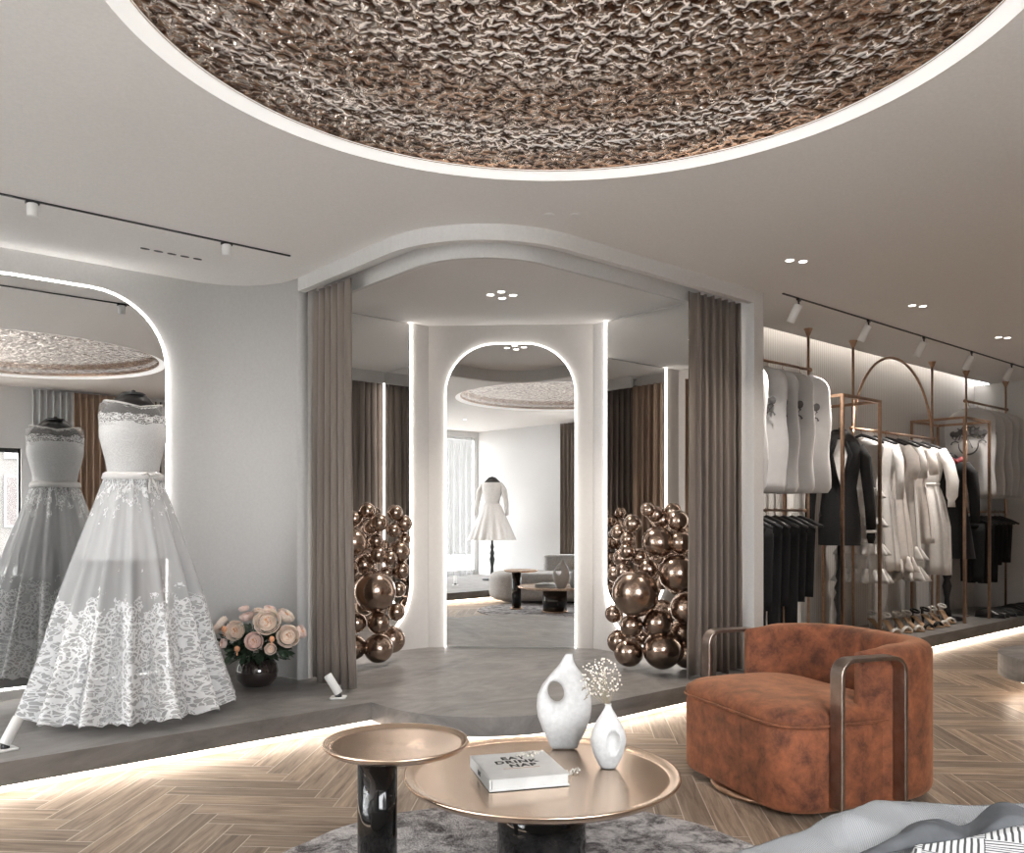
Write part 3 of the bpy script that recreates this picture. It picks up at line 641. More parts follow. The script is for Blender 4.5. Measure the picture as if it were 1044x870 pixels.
for x, y, r, Y, lb in [(382, 603, 21.5, 5.95, 'largest bronze balloon in the left cluster, at its middle'), (386, 661, 15, 6.02, 'bronze balloon resting on the floor at the front of the left cluster'),
    (399, 652, 14, 6.24, 'bronze balloon on the floor at the right of the left cluster, half hidden'), (360, 660, 13, 6.0, 'bronze balloon on the floor of the left cluster, half behind the curtain'),
    (363, 635, 10.5, 5.98, 'bronze balloon below the largest left one, against the curtain'), (386, 635, 11.5, 5.98, 'bronze balloon directly under the largest left one'), (404, 624, 9, 6.12, 'small bronze balloon at the lower right of the largest left one'),
    (360, 553, 14.5, 6.0, 'big bronze balloon high in the left cluster against the curtain'), (361, 529, 8, 6.1, 'small bronze balloon at the top left of the left cluster by the curtain'), (374, 521, 8.5, 6.14, 'small bronze balloon at the very top of the left cluster'),
    (386, 533, 9.5, 6.1, 'bronze balloon in front of the light strip in the left cluster'), (383, 552, 8, 6.12, 'small bronze balloon above the middle of the left cluster'), (385, 566, 9, 6.1, 'small bronze balloon just above the largest left one'),
    (371, 576, 11, 6.15, 'bronze balloon behind the upper left of the largest left one'), (357, 579, 10, 6.05, 'bronze balloon mostly behind the curtain beside the largest left one'), (377, 538, 8, 6.24, 'bronze balloon tucked at the back of the left cluster top'),
    (371, 618, 10, 6.24, 'bronze balloon in the gap behind the largest left one'),
    (403, 523, 8, 6.25, 'small bronze balloon at the top of the left cluster, right of the light strip'), (412, 534, 8.5, 6.3, 'bronze balloon touching the curved light strip at the upper right of the left cluster'), (401, 541, 7, 6.2, 'small bronze balloon below the top right one of the left cluster'), (407, 562, 11.5, 6.3, 'bronze balloon at the right of the left cluster, halfway up'),
    (397, 569, 8, 6.15, 'small bronze balloon in front of the halfway right one of the left cluster'), (409, 582, 9, 6.3, 'bronze balloon right of the largest left one beside the light strip'), (406, 601, 8, 6.28, 'small bronze balloon at the right edge of the largest left one'), (394, 584, 7, 6.25, 'small bronze balloon behind the top of the largest left one'), (412, 550, 7, 6.35, 'small bronze balloon at the very right edge of the left cluster')]:
    balloon(x, y, r, Y, lb, GL)
GR = 'bronze balloons of the right cluster'
for x, y, r, Y, lb in [(648, 605, 24, 5.55, 'largest bronze balloon in the right cluster, at its left middle'), (691, 585, 19.5, 5.55, 'second largest bronze balloon of the right cluster, beside the curtain'), (671, 553, 16, 5.6, 'bronze balloon at the upper middle of the right cluster'),
    (694, 553, 11.8, 5.55, 'bronze balloon above the second largest one, by the right curtain'), (691, 531, 11, 5.6, 'bronze balloon at the top right of the right cluster'), (675, 530, 10, 5.72, 'bronze balloon at the top middle of the right cluster'),
    (661, 580, 11, 5.72, 'bronze balloon between the two largest of the right cluster'), (700, 620, 16.5, 5.62, 'bronze balloon at the right edge of the right cluster, halfway down'), (671, 635, 15, 5.6, 'bronze balloon under the gap of the right cluster, in its lower middle'),
    (644, 638, 11.8, 5.62, 'bronze balloon under the largest right one'), (626, 626, 9.2, 5.85, 'small bronze balloon at the lower left edge of the right cluster'), (641, 665, 15, 5.72, 'bronze balloon on the floor at the left of the right cluster'),
    (675, 663, 19.5, 5.62, 'big bronze balloon on the floor at the front of the right cluster'), (631, 654, 12, 6.0, 'bronze balloon on the floor behind the left of the right cluster'), (696, 645, 14, 5.72, 'bronze balloon at the lower right of the right cluster, by the curtain'),
    (700, 668, 14, 5.7, 'bronze balloon on the floor by the right curtain'), (661, 520, 7.5, 5.9, 'small bronze balloon at the top left of the right cluster'), (655, 650, 8, 5.8, 'small bronze balloon in the lower gap of the right cluster'),
    (636, 583, 9, 5.95, 'small bronze balloon behind the top of the largest right one'), (640, 562, 8.5, 6.0, 'small bronze balloon at the upper left edge of the right cluster'), (645, 534, 9, 6.0, 'bronze balloon standing out at the upper left of the right cluster'), (631, 543, 8, 6.2, 'bronze balloon at the far upper left of the right cluster by the light strip'), (640, 550, 7.5, 6.0, 'small bronze balloon below the upper left one of the right cluster'), (634, 569, 9, 6.1, 'bronze balloon at the left edge above the largest right one'), (652, 568, 9, 6.05, 'bronze balloon just above the largest right one'), (627, 586, 8, 6.3, 'small bronze balloon left of the largest right one'), (686, 521, 8.5, 5.92, 'small bronze balloon at the very top right of the right cluster'), (669, 525, 9, 5.92, 'small bronze balloon at the top behind the right cluster')]:
    balloon(x, y, r, Y+.22 if Y < 5.9 else Y, lb, GR)
# ================================================================ TABLES AND THEIR THINGS
TZ, TX, TY = .33, .10, 2.93
def dish(R0, z, t):
    bm = nb(); lathe(bm, [(.001, -.030), (R0*.55, -.028), (R0*.93, -.020), (R0*.985, -.004), (R0, .006), (R0*.998, .012), (R0*.985, .013), (R0*.95, .002), (R0*.90, 0), (.001, 0)], 96, caps=False)
    return obj('table_top', bm, M['copper'], t, True)
ta, tb = cw(TX, TY)
t = thing('coffee_table', 'larger low round copper coffee table on a wide black base', 'coffee table', (ta, tb, 0))
o = dish(.464, TZ, t); o.location = (0, 0, TZ)
bm = nb(); lathe(bm, [(.150, .034), (.150, .30)], 48); obj('base', bm, M['marble'], t, True)
bm = nb(); lathe(bm, [(.165, .021), (.165, .034), (.15, .036)], 48); obj('base_plate', bm, M['gold'], t, True)
sa, sb = cw(-.352, 2.64)
t = thing('side_table', 'smaller taller round copper side table on a slim black column', 'side table', (sa, sb, 0))
bm = nb(); lathe(bm, [(.001, -.022), (.12, -.021), (.20, -.014), (.216, -.002), (.221, .004), (.219, .010), (.214, .010), (.204, .001), (.19, 0), (.001, 0)], 96, caps=False); o = obj('table_top', bm, M['copper'], t, True); o.location = (0, 0, .51)
dx, dy = cw(-.058, 0)
bm = nb(); lathe(bm, [(.060, .034), (.060, .489)], 40, (dx, dy, 0)); obj('column', bm, M['marble'], t, True)
bm = nb(); lathe(bm, [(.085, .021), (.085, .034), (.06, .036)], 40, (dx, dy, 0)); obj('base_plate', bm, M['gold'], t, True)
# big ring vase
va, vb = cw(.195, 3.245)
t = thing('ring_vase', 'taller white ceramic vase with an oval hole through its side', 'vase', (va, vb, TZ+.001), -math.radians(40.97))
cxh, czh, hw, hh = -.031, .215, .029, .040
prof = [(0, .048), (.03, .060), (.07, .080), (.12, .098), (.16, .103), (.2, .100), (.24, .086), (.28, .060), (.31, .034), (.33, .022), (.345, .0175), (.356, .018)]
def hwid(z):
    for (z0, w0), (z1, w1) in zip(prof, prof[1:]):
        if z0 <= z <= z1: return w0+(w1-w0)*(z-z0)/(z1-z0)
    return .018
def hit(th):
    c, s = math.cos(th), math.sin(th); lo, hi = 0, .5
    for _ in range(40):
        m_ = (lo+hi)/2; x, z = cxh+c*m_, czh+s*m_; lean = .016*max(0, z-.2)/.15
        ins = 0 <= z <= .356 and abs(x-lean) <= hwid(z)
        lo, hi = (m_, hi) if ins else (lo, m_)
    return lo
N = 120; K = 14; bm = nb(); rings = []
tilt = -.35
for i in range(N):
    th = 2*PI*i/N; e = hw*hh/math.hypot(hh*math.cos(th-0+tilt), hw*math.sin(th+tilt)); Rm = hit(th); w = Rm-e; ring = []
    for k in range(2*K):
        ph = 2*PI*k/(2*K); s = .5-.5*math.cos(ph); T = min(.052, .22*w+.024)*(1 if True else 0)
        x, z = cxh+math.cos(th)*(e+w*s), czh+math.sin(th)*(e+w*s)
        T *= min(1, max(.34, hwid(z)/.095)); T = max(T, .016)
        y = T*math.copysign(abs(math.sin(ph))**.7, math.sin(ph))
        ring.append((x, y, z))
    rings.append(ring)
rings.append(rings[0]); loft(bm, rings, caps=False); bmesh.ops.remove_doubles(bm, verts=bm.verts[:], dist=1e-6); obj('vase_body', bm, M['ceramic'], t, True)
bm = nb()
for (x, z) in [(.075, .27), (.082, .24), (.07, .235), (.088, .215), (.078, .20)]:
    tube(bm, [(x-.008, -.046, z-.008), (x, -.047, z), (x+.007, -.046, z+.003)], .0015, 5); tube(bm, [(x, -.047, z), (x+.002, -.046, z+.010)], .0015, 5)
obj('leaf_print', bm, M['stem'], t)
# small dimpled vase
sa_, sb_ = cw(.333, 3.0)
t = thing('bud_vase', 'smaller white ceramic bud vase with an oval dimple', 'vase', (sa_, sb_, TZ+.001), -math.radians(40.97))
bm = nb(); lathe(bm, [(.001, 0), (.026, .001), (.034, .012), (.050, .045), (.060, .08), (.062, .10), (.056, .13), (.042, .16), (.026, .185), (.014, .205), (.0105, .215), (.012, .222), (.008, .222), (.006, .2)], 64, caps=False, sy=.72)
bmesh.ops.subdivide_edges(bm, edges=bm.edges[:], cuts=2, use_grid_fill=True)
for v in bm.verts:
    if v.co.y < 0:
        q_ = ((v.co.x-.014)/.024)**2+((v.co.z-.098)/.036)**2
        if q_ < 1: v.co.y += .030*(1-q_)**.45
        elif q_ < 1.5: v.co.y -= .002
obj('vase_body', bm, M['ceramic'], t, True)
# dried gypsophila
def spray(loc, pts_n, spread, label, seed, up=True):
    rr = random.Random(seed); t = thing('dried_spray', label, 'dried flowers', loc)
    bs, bf = nb(), nb()
    for i in range(pts_n):
        if up: a = rr.uniform(0, 2*PI); q_ = rr.random()**.6; p = Vector((-.025+spread*q_*math.cos(a), spread*.5*q_*math.sin(a)*rr.uniform(-1, 1), .035+spread*.95+spread*.9*q_*math.sin(a)))
        else: p = Vector((rr.uniform(-spread, spread), rr.uniform(-spread*.5, spread*.5), rr.uniform(.004, .012)))
        if up: p = Vector((p.x, p.y, p.z))
        sphere(bf, p, rr.uniform(.0022, .0042), 6, 4)
        m_ = p*.45+Vector((rr.uniform(-.01, .01), rr.uniform(-.01, .01), 0)) if up else Vector((p.x*.4, p.y*.4, .003))
        if i % 5 == 0: tube(bs, [(0, 0, 0) if up else (0, 0, .003), tuple(m_), tuple(p)], .0007, 4)
    obj('stems', bs, M['stem'], t); bl = obj('blossoms', bf, M['gyp'], t, True); bl['kind'] = 'stuff'
    return t
s_ = spray((sa_, sb_, TZ+.21), 170, .075, 'airy spray of dried white blossoms standing in the bud vase', 3); s_.rotation_euler = (0, 0, -math.radians(40.97))
a_, b_ = cw(.205, 2.93); spray((a_, b_, TZ+.002), 26, .035, 'small dried sprig lying on the copper table beside the bud vase', 5, False)
a_, b_ = cw(.06, 3.0); spray((a_, b_, TZ+.042), 30, .05, 'small dried sprig lying across the book cover', 6, False)
# the book
a_, b_ = cw(.022, 2.905)
t = thing('hardcover_book', 'thick white hardcover book lying on the copper coffee table', 'book', (a_, b_, TZ+.002), math.radians(-40.97+15))
bm = nb(); box(bm, -.125, .127, -.140, .140, .004, .034); obj('page_block', bm, M['pages'], t)
bm = nb(); box(bm, -.131, .131, -.145, .145, .034, .038); box(bm, -.131, .131, -.145, .145, 0, .004); box(bm, -.135, -.129, -.145, .145, 0, .038); obj('cover', bm, M['pages'], t)
def text(body, size, m, parent, loc, rot=(0, 0, 0), name='title', bold=.0):
    cu_ = bpy.data.curves.new(name, 'FONT'); cu_.body = body; cu_.size = size; cu_.align_x = 'CENTER'; cu_.offset = bold; cu_.extrude = .0004; cu_.space_character = 1.15
    o = bpy.data.objects.new(name, cu_); COL.objects.link(o); bpy.context.view_layer.update()
    dg = bpy.context.evaluated_depsgraph_get(); me = bpy.data.meshes.new_from_object(o.evaluated_get(dg)); bpy.data.objects.remove(o)
    me.materials.clear(); me.materials.append(m); o = bpy.data.objects.new(name, me); COL.objects.link(o); o.parent = parent; o.location = loc; o.rotation_euler = rot; return o
text('EAT', .044, M['ink'], t, (.0, .062, .0384), bold=.0014); text('DRINK', .044, M['ink'], t, (.0, .018, .0384), bold=.0014); text('NAP', .044, M['ink'], t, (.012, -.026, .0384), bold=.0014)
bm = nb(); box(bm, -.062, .062, -.042, -.039, .038, .0387); obj('underline', bm, M['tanink'], t)
text('EAT', .020, M['ink'], t, (-.1355, .0, .012), (PI/2, 0, -PI/2), 'spine_title', .001)
# rug
ra, rb = cw(.05, 2.66)
bm = nb(); rings = []
for r_, z in [(.93, .001), (.95, .008), (.945, .017), (.92, .020), (.7, .020), (.4, .020), (.01, .020)]:
    rings.append([(r_*(1+.006*math.sin(9*th)+.004*math.sin(23*th))*math.cos(th), r_*(1+.006*math.sin(9*th)+.004*math.sin(23*th))*math.sin(th), z) for th in [2*PI*j/120 for j in range(120)]])
loft(bm, rings); tag(obj('rug', bm, M['rug'], None, True, loc=(ra, rb, 0)), 'round mottled grey rug under the copper tables', 'rug')
# ================================================================ ARMCHAIR  (local +Y is forward)
ca_, cb_ = cw(1.255, 3.86)
t = thing('armchair', 'rust brown suede tub armchair with bronze loop arms', 'armchair', (ca_, cb_, 0), math.radians(68.9))
bm = nb(); soft(bm, lambda d: rrect(.420-d, .315-d, .15, 8, 0, .045), .028, .375, .03); obj('seat_base', bm, M['suede'], t, True)
bm = nb()
ol = lambda d: rrect(.423-d, .315-d, .15, 8, 0, .047)
rings = [[(x, y, .375) for x, y in ol(.012)], [(x, y, .379) for x, y in ol(.004)], [(x, y, .39) for x, y in ol(0)], [(x, y, .41) for x, y in ol(.004)], [(x, y, .432) for x, y in ol(.03)], [(x, y, .448) for x, y in ol(.09)], [(x, y, .457) for x, y in ol(.18)], [(x, y, .46) for x, y in ol(.30)]]
loft(bm, rings); obj('seat_cushion', bm, M['suede'], t, True)
bm = nb(); tube(bm, [(x, y, .376) for x, y in ol(-.002)], .005, 6, closed=True); obj('piping', bm, M['suede'], t, True)
# wrap-around back
path = []; n_ = 44
for i in range(n_+1):
    p = PI*i/n_; c, s = math.cos(p), math.sin(p)
    path.append((.378*math.copysign(abs(c)**.6, c), -.04-.43*abs(s)**.6))
bm = nb(); rings = []; H0, H1 = .03, .672
for i, (x, y) in enumerate(path):
    a = Vector(path[max(0, i-1)]); c = Vector(path[min(n_, i+1)]); tt = (c-a).normalized(); nn = Vector((-tt.y, tt.x))
    e = min(i, n_-i); sh = [.35, .72, .92, 1, 1][min(e, 4)]
    if i in (0, n_): ex = (0, .02)
    else: ex = (0, 0)
    hw_, r_ = .066*sh, .05
    top = H1-(.03*(1-sh))
    cs = [(u_, v_) for u_, v_ in rrect(hw_, (top-H0)/2, min(r_, hw_*.98), 5, 0, (top+H0)/2)]
    rings.append([(x+nn.x*u_+ex[0], y+nn.y*u_+ex[1], v_) for u_, v_ in cs])
loft(bm, rings); obj('backrest', bm, M['suede'], t, True)
for sg in (-1, 1):
    path = [(sg*.462, .155, .06)] + [(sg*.462, .155-.06+.06*math.cos(q_), .58+.06*math.sin(q_)) for q_ in [PI/2*i/8 for i in range(9)]] + [(sg*.462, -.095+0-.06*math.sin(q_), .58+.06*math.cos(q_)) for q_ in [PI/2*i/8 for i in range(9)]] + [(sg*.462, -.155, .06)]
    bm = nb(); rings = []
    for i, p in enumerate(path):
        a = Vector(path[max(0, i-1)]); c = Vector(path[min(len(path)-1, i+1)]); tt = (c-a).normalized(); nn = Vector((1, 0, 0)).cross(tt).normalized(); h, w = .008, .034
        rings.append([tuple(Vector(p)+Vector((sx*w, 0, 0))+nn*sy*h) for sx, sy in ((-1, -1), (1, -1), (1, 1), (-1, 1))])
    loft(bm, rings)
    obj('armrest', bm, M['bar'], t, False, [('BEVEL', dict(width=.003, segments=2))])
    
bm = nb(); lathe(bm, [(.30, .004), (.31, .01), (.31, .022), (.29, .03)], 56, (0, .06, 0)); obj('swivel_base', bm, M['gold'], t, True)
bm = nb(); lathe(bm, [(.2, .03), (.2, .05)], 32, (0, .06, 0)); obj('swivel_column', bm, M['black'], t, True)
# ================================================================ SOFA AND THROWS (room behind the bottom edge of the photo)
oa, ob = cw(.28, 1.57)
t = thing('sofa', 'long rounded grey boucle sofa reflected behind the tables', 'sofa', (oa, ob, 0), -math.radians(40.97))
bm = nb(); soft(bm, lambda d: rrect(1.18-d, .42-d, .36, 12), .05, .43, .09, 6); obj('seat', bm, M['boucle'], t, True)
bm = nb(); soft(bm, lambda d: rrect(.75-d, .10-d, .09, 8, .3, -.33), .40, .66, .05, 5); obj('backrest', bm, M['boucle'], t, True)
bm = nb(); soft(bm, lambda d: rrect(1.0-d, .30-d, .26, 8), .022, .055, .004, 2); obj('plinth', bm, M['black'], t)
def sheet(name, corners, z, fold, m, label, seed, nx=90, ny=60, th=.012, drop=None, fdir=(1, .3), freq=9):
    """corners in camera-plane metres (X, Y): near-left, near-right, far-right, far-left"""
    bm = nb(); uvl = bm.loops.layers.uv.verify(); g = []
    for j in range(ny+1):
        v = j/ny; row = []
        for i in range(nx+1):
            u = i/nx
            X = (corners[0][0]*(1-u)+corners[1][0]*u)*(1-v)+(corners[3][0]*(1-u)+corners[2][0]*u)*v
            Y = (corners[0][1]*(1-u)+corners[1][1]*u)*(1-v)+(corners[3][1]*(1-u)+corners[2][1]*u)*v
            p = Vector((X*1.0, Y*1.0, seed*3.1)); w = noise.noise(p*3)
            h = fold*(.5+.5*math.sin(freq*(fdir[0]*X+fdir[1]*Y)+3.5*w+seed))+fold*.7*noise.noise(p*5)+fold*.5*abs(noise.noise(Vector((p.x*7+p.y*9, p.y*3-p.x*2, seed))))
            e = min(u, 1-u, v, 1-v); env = min(1, e/.12)
            zz = z+h*(.35+.65*env)
            if drop: zz -= drop(u, v)
            X += .02*noise.noise(p*4+Vector((7, 0, 0))); Y += .02*noise.noise(p*4+Vector((0, 9, 0)))
            row.append((bm.verts.new((*cw(X, Y), zz)), (X, Y)))
        g.append(row)
    for j in range(ny):
        for i in range(nx):
            q_ = (g[j][i], g[j][i+1], g[j+1][i+1], g[j+1][i]); f = bm.faces.new([k[0] for k in q_])
            for lp, k in zip(f.loops, q_): lp[uvl].uv = k[1]
    o = obj(name, bm, m, None, True, [('SOLIDIFY', dict(thickness=th, offset=1))]); return tag(o, label, 'throw')
sheet('knit_throw', [(.26, 1.68), (1.6, 1.45), (1.6, 2.20), (.93, 2.20)], .458, .036, M['knit'], 'light grey ribbed knit throw heaped on the sofa corner', 1, freq=9, fdir=(1.3, 1.2))
sheet('velvet_throw', [(.66, 1.715), (1.20, 1.89), (1.40, 2.07), (.80, 1.82)], .512, .030, M['velvet'], 'charcoal velvet throw twisted across the grey knit throw', 2, nx=70, ny=30, fdir=(2.2, -1.5), freq=16)
sheet('patterned_throw', [(.72, 1.58), (1.5, 1.50), (1.5, 1.99), (.80, 1.735)], .532, .014, M['pattern'], 'off-white throw with black striped blocks in the bottom right corner', 4, freq=4)
# ================================================================ ROUND DISPLAY PLINTH AT THE RIGHT EDGE
pa, pb = cw(3.79, 5.62)
t = thing('display_plinth', 'low grey stone display plinth lit from below at the right edge', 'plinth', (pa, pb, 0))
bm = nb(); lathe(bm, [(.56, .145), (.56, .285), (.555, .29), (.36, .29), (.36, .145)], 64, caps=False); bmesh.ops.remove_doubles(bm, verts=bm.verts[:], dist=1e-6); obj('stone_ring', bm, M['stone'], t, False)
bm = nb(); lathe(bm, [(.355, .145), (.355, .235), (.35, .24)], 48); obj('wooden_disc', bm, M['wood_shelf'], t)
bm = nb(); lathe(bm, [(.40, .0), (.40, .145)], 48); obj('foot', bm, M['panel'], t)
bm = nb(); lathe(bm, [(.48, .128), (.5, .128), (.5, .14), (.48, .14)], 48, caps=False); obj('light_strip', bm, M['led_floor'], t)
# ================================================================ RACK WALL
RB = 3.72
def bar(bm, p, q_, r=.011): return tube(bm, [p, q_], r, 10)
def flange(bm, x, y): lathe(bm, [(.011, -.06), (.014, -.055), (.034, -.004), (.036, 0)], 20, (x, y, CEIL)); return bm
def rail(x0, x1, z, posts, label, arch=False, cross=True):
    t = thing('clothes_rail', label, 'clothes rail', ((x0+x1)/2, RB, z)); ox, oy, oz = t.location
    T = Matrix.Translation((-ox, -oy, -oz))
    bm = nb(); bar(bm, (x0-.03, RB, z), (x1+.03, RB, z), .012); sphere(bm, (x1+.03, RB, z), .019, 12, 8); sphere(bm, (x0-.03, RB, z), .019, 12, 8); xf(bm, T); obj('rail', bm, M['gold'], t, True)
    for p in posts:
        bm = nb(); bar(bm, (p, RB, PLAT+.002), (p, RB, CEIL-.02), .011); flange(bm, p, RB); lathe(bm, [(.03, 0), (.03, .008), (.012, .012)], 16, (p, RB, PLAT+.002)); xf(bm, T); obj('post', bm, M['gold'], t, True)
    if arch:
        bm = nb(); c = (x0+x1)/2; r = (x1-x0)/2; zc = 1.90
        pts = [(x1, RB, z)]+[(c+r*math.cos(PI*i/40), RB, zc+(2.66-1.90)*math.sin(PI*i/40)) for i in range(41)]+[(x0, RB, z)]
        tube(bm, pts, .012, 10); xf(bm, T); obj('arch', bm, M['gold'], t, True)
    return t
rail(5.22, 6.40, 2.39, [6.40], 'upper brass rail carrying the white garment bags left of the arch')
rail(7.13, 8.69, 1.963, [7.13, 8.69], 'brass rail with tall arch carrying the white dresses', True)
rail(9.50, 10.58, 2.405, [9.50, 10.58], 'upper brass rail carrying the garment bags at the far right')
def lowrail(x0, x1, z, label):
    t = thing('clothes_rail', label, 'clothes rail', ((x0+x1)/2, RB, z)); ox, oy, oz = t.location; T = Matrix.Translation((-ox, -oy, -oz))
    bm = nb(); bar(bm, (x0, RB, z), (x1-.03, RB, z), .010); sphere(bm, (x1-.03, RB, z), .015, 12, 8); xf(bm, T); obj('rail', bm, M['gold'], t, True)
    for p in (x0+.06, x1-.16):
        bm = nb(); bar(bm, (p, RB, z), (p, 4.08, z), .008); xf(bm, T); obj('wall_bracket', bm, M['gold'], t, True)
lowrail(5.22, 6.38, 1.25, 'lower brass rail carrying the black trousers left of the arch'); lowrail(9.53, 10.55, 1.25, 'lower brass rail carrying the black trousers at the far right')
# display frames
def frame(x0, x1, y0, y1, z1, label):
    t = thing('brass_display_stand', label, 'display frame', (x0, y0, PLAT)); r = .012
    X, Y, Z = x1-x0, y1-y0, z1-PLAT
    for x in (0, X):
        for y in (0, Y):
            bm = nb(); box(bm, x-r, x+r, y-r, y+r, .002, Z-r); obj('upright', bm, M['gold'], t)
    for y in (0, Y):
        bm = nb(); box(bm, -r, X+r, y-r, y+r, Z-r, Z+r); obj('crossbar', bm, M['gold'], t)
    for x in (0, X):
        bm = nb(); box(bm, x-r, x+r, r, Y-r, Z-r, Z+r); obj('crossbar', bm, M['gold'], t)
frame(6.48, 7.10, 3.47, 3.98, 2.165, 'tall open brass frame around the mannequin in the black jacket')
frame(8.85, 9.46, 3.48, 3.99, 2.165, 'tall open brass frame around the mannequin with the red scarf')
# hangers
def hanger_proto(m, w=.21, thick=.010):
    t = thing('garment_hanger', 'x', 'hanger')
    bm = nb(); tube(bm, [(0, -w, -.115), (0, -w*.6, -.082), (0, -.03, -.045), (0, 0, -.036), (0, .03, -.045), (0, w*.6, -.082), (0, w, -.115)], [thick*.7, thick*1.2, thick, thick, thick, thick*1.2, thick*.7], 8); obj('shoulder_bar', bm, m, t, True)
    bm = nb(); tube(bm, [(0, 0, -.036), (0, .0, -.012)]+[(0, .018*math.sin(a), .014-.0-.018*math.cos(a)+.0) for a in [.4+i*.35 for i in range(12)]], .0022, 6); obj('hook', bm, M['gold'], t, True)
    return t
HB, HG = hanger_proto(M['black'], .20, .014), hanger_proto(M['gold'], .17, .007)
def hang(proto, a, z, label, group, rz=0): return dup(proto, (a, RB, z), (0, 0, rz), label, group)
# garment bags
def bag_mesh(seed):
    rr = random.Random(seed); bm = nb(); rings = []; N = 44
    for i in range(25):
        s = i/24; z = -.04-.94*s
        w = .25*min(1, math.sqrt(max(0, 1-(max(0, .16-s)/.17)**2))) if s < .16 else .25
        w = max(w, .05); 
        if s > .95: w *= 1-.10*((s-.95)/.05)**2
        w *= 1+.022*math.sin(9*s+seed); d = (.030+.012*math.sin(5*s+seed))*(1 if s > .03 else .5)*(1 if s < .97 else .5)
        rings.append([(d*math.copysign(abs(math.sin(t))**.8, math.sin(t))*(1+.10*math.sin(2*t+3*s+seed)), w*math.copysign(abs(math.cos(t))**.9, math.cos(t))+.006*math.sin(14*s+seed), z) for t in [2*PI*j/N for j in range(N)]])
    return loft(bm, rings)
def crest(parent, x=-.044, z=-.40, k=1.3):
    bm = nb(); T = lambda pts: [(x, -p*k, z+q_*k) for p, q_ in pts]
    tube(bm, T([(.075*math.cos(a), -.02+.078*math.sin(a)) for a in [PI*.95+i*PI*1.1/20 for i in range(21)]]), [.004+.006*math.sin(PI*i/20) for i in range(21)], 6)
    tube(bm, T([(-.032, -.05), (0, .022), (.032, -.05)]), .0055, 6)
    for sg in (-1, 1):
        tube(bm, T([(sg*.075, .02), (sg*.06, .06), (sg*.10, .075), (sg*.125, .04), (sg*.10, .02), (sg*.09, .045)]), .007, 6)
        tube(bm, T([(sg*.075, .0), (sg*.10, .012), (sg*.125, .004), (sg*.135, -.014)]), [.008, .006, .006, .010], 6)
        for j in range(4): sphere(bm, (x, -sg*(.03+.03*j)*k, z+(.075+.012*math.sin(j*2))*k), .024*k, 8, 6)
        tube(bm, T([(sg*.01, .115), (sg*.04, .125), (sg*.06, .10), (sg*.085, .115)]), .007, 6)
    tube(bm, T([(-.05, .035), (-.02, .05), (.02, .05), (.05, .035)]), .008, 6)
    sphere(bm, (x, 0, z+.11*k), .02*k, 8, 6)
    for v in bm.verts: v.co.x = x+(v.co.x-x)*.25
    return obj('crest_emblem', bm, M['crest'], parent)
def bag(a, z, seed, label, group, rz=0, em=True):
    o = obj('garment_bag', bag_mesh(seed), M['bagcloth'], None, True, loc=(a, RB, z)); o.rotation_euler = (0, 0, rz); tag(o, label, 'garment bag', group)
    if em: crest(o)
    hang(HG, a, z-.012+.0, 'brass hanger holding the ' + label.replace('white ', '').replace('crested ', '').replace(' with whole crest','').replace(', half a crest showing',''), 'brass hangers of the garment bags', rz)
L = [(5.42, 'white garment bag nearest the pillar, first on the left rail'), (5.68, 'white crested garment bag, second on the left rail'), (5.84, 'white garment bag, third on the left rail'), (6.05, 'white crested garment bag, fourth on the left rail'), (6.30, 'white crested garment bag at the right end of the left rail')]
for i, (a, lb) in enumerate(L): bag(a, 2.365, i+1, lb, 'garment bags on the left rail', .04*math.sin(i*3))
L = [(9.60, 'white garment bag with whole crest, first on the far right rail'), (9.84, 'white garment bag second on the far right rail, half a crest showing'), (10.05, 'white garment bag third on the far right rail'), (10.24, 'white garment bag fourth on the far right rail'), (10.42, 'white garment bag nearest the end wall on the far right rail')]
for i, (a, lb) in enumerate(L): bag(a, 2.38, i+11, lb, 'garment bags on the far right rail', .04*math.sin(i*3))
# black trousers on hangers
def trousers(a, z, ln, label, group, w=.15, rz=0):
    t = thing('trousers', label, 'trousers', (a, RB, z), rz)
    for sg in (-1, 1):
        bm = nb(); rings = []
        for i in range(9):
            s = i/8; rings.append([((.018+.004*math.sin(7*s))*math.sin(q_), sg*.062+(.072-.02*s)*math.cos(q_), -.12-ln*s) for q_ in [2*PI*j/20 for j in range(20)]])
        loft(bm, rings); obj('trouser_leg', bm, M['blackcloth'], t, True)
    bm = nb(); loft(bm, [[(.022*math.sin(q_), .135*math.cos(q_), zz) for q_ in [2*PI*j/24 for j in range(24)]] for zz in (-.16, -.13, -.105)]); obj('waistband', bm, M['blackcloth'], t, True)
    return t
nm = ['first', 'second', 'third', 'fourth', 'fifth', 'sixth', 'seventh', 'eighth', 'ninth']
for i in range(8):
    a = 5.45+i*.118; ln = [.78, .80, .62, .80, .60, .76, .58, .55][i]
    trousers(a, 1.235, ln, f'black trousers, {nm[i]} from the pillar on the lower left rail', 'black trousers on the lower left rail', rz=.05*math.sin(i*4))
    hang(HB, a, 1.235, f'black hanger of the {nm[i]} trousers on the lower left rail', 'black hangers on the lower left rail', .05*math.sin(i*4))
for i in range(7):
    a = 9.65+i*.125; ln = [.60, .62, .45, .62, .44, .40, .42][i]
    trousers(a, 1.235, ln, f'black trousers, {nm[i]} from the left on the lower far right rail', 'black trousers on the lower far right rail')
    hang(HB, a, 1.235, f'black hanger of the {nm[i]} trousers on the far right rail', 'black hangers on the lower far right rail')
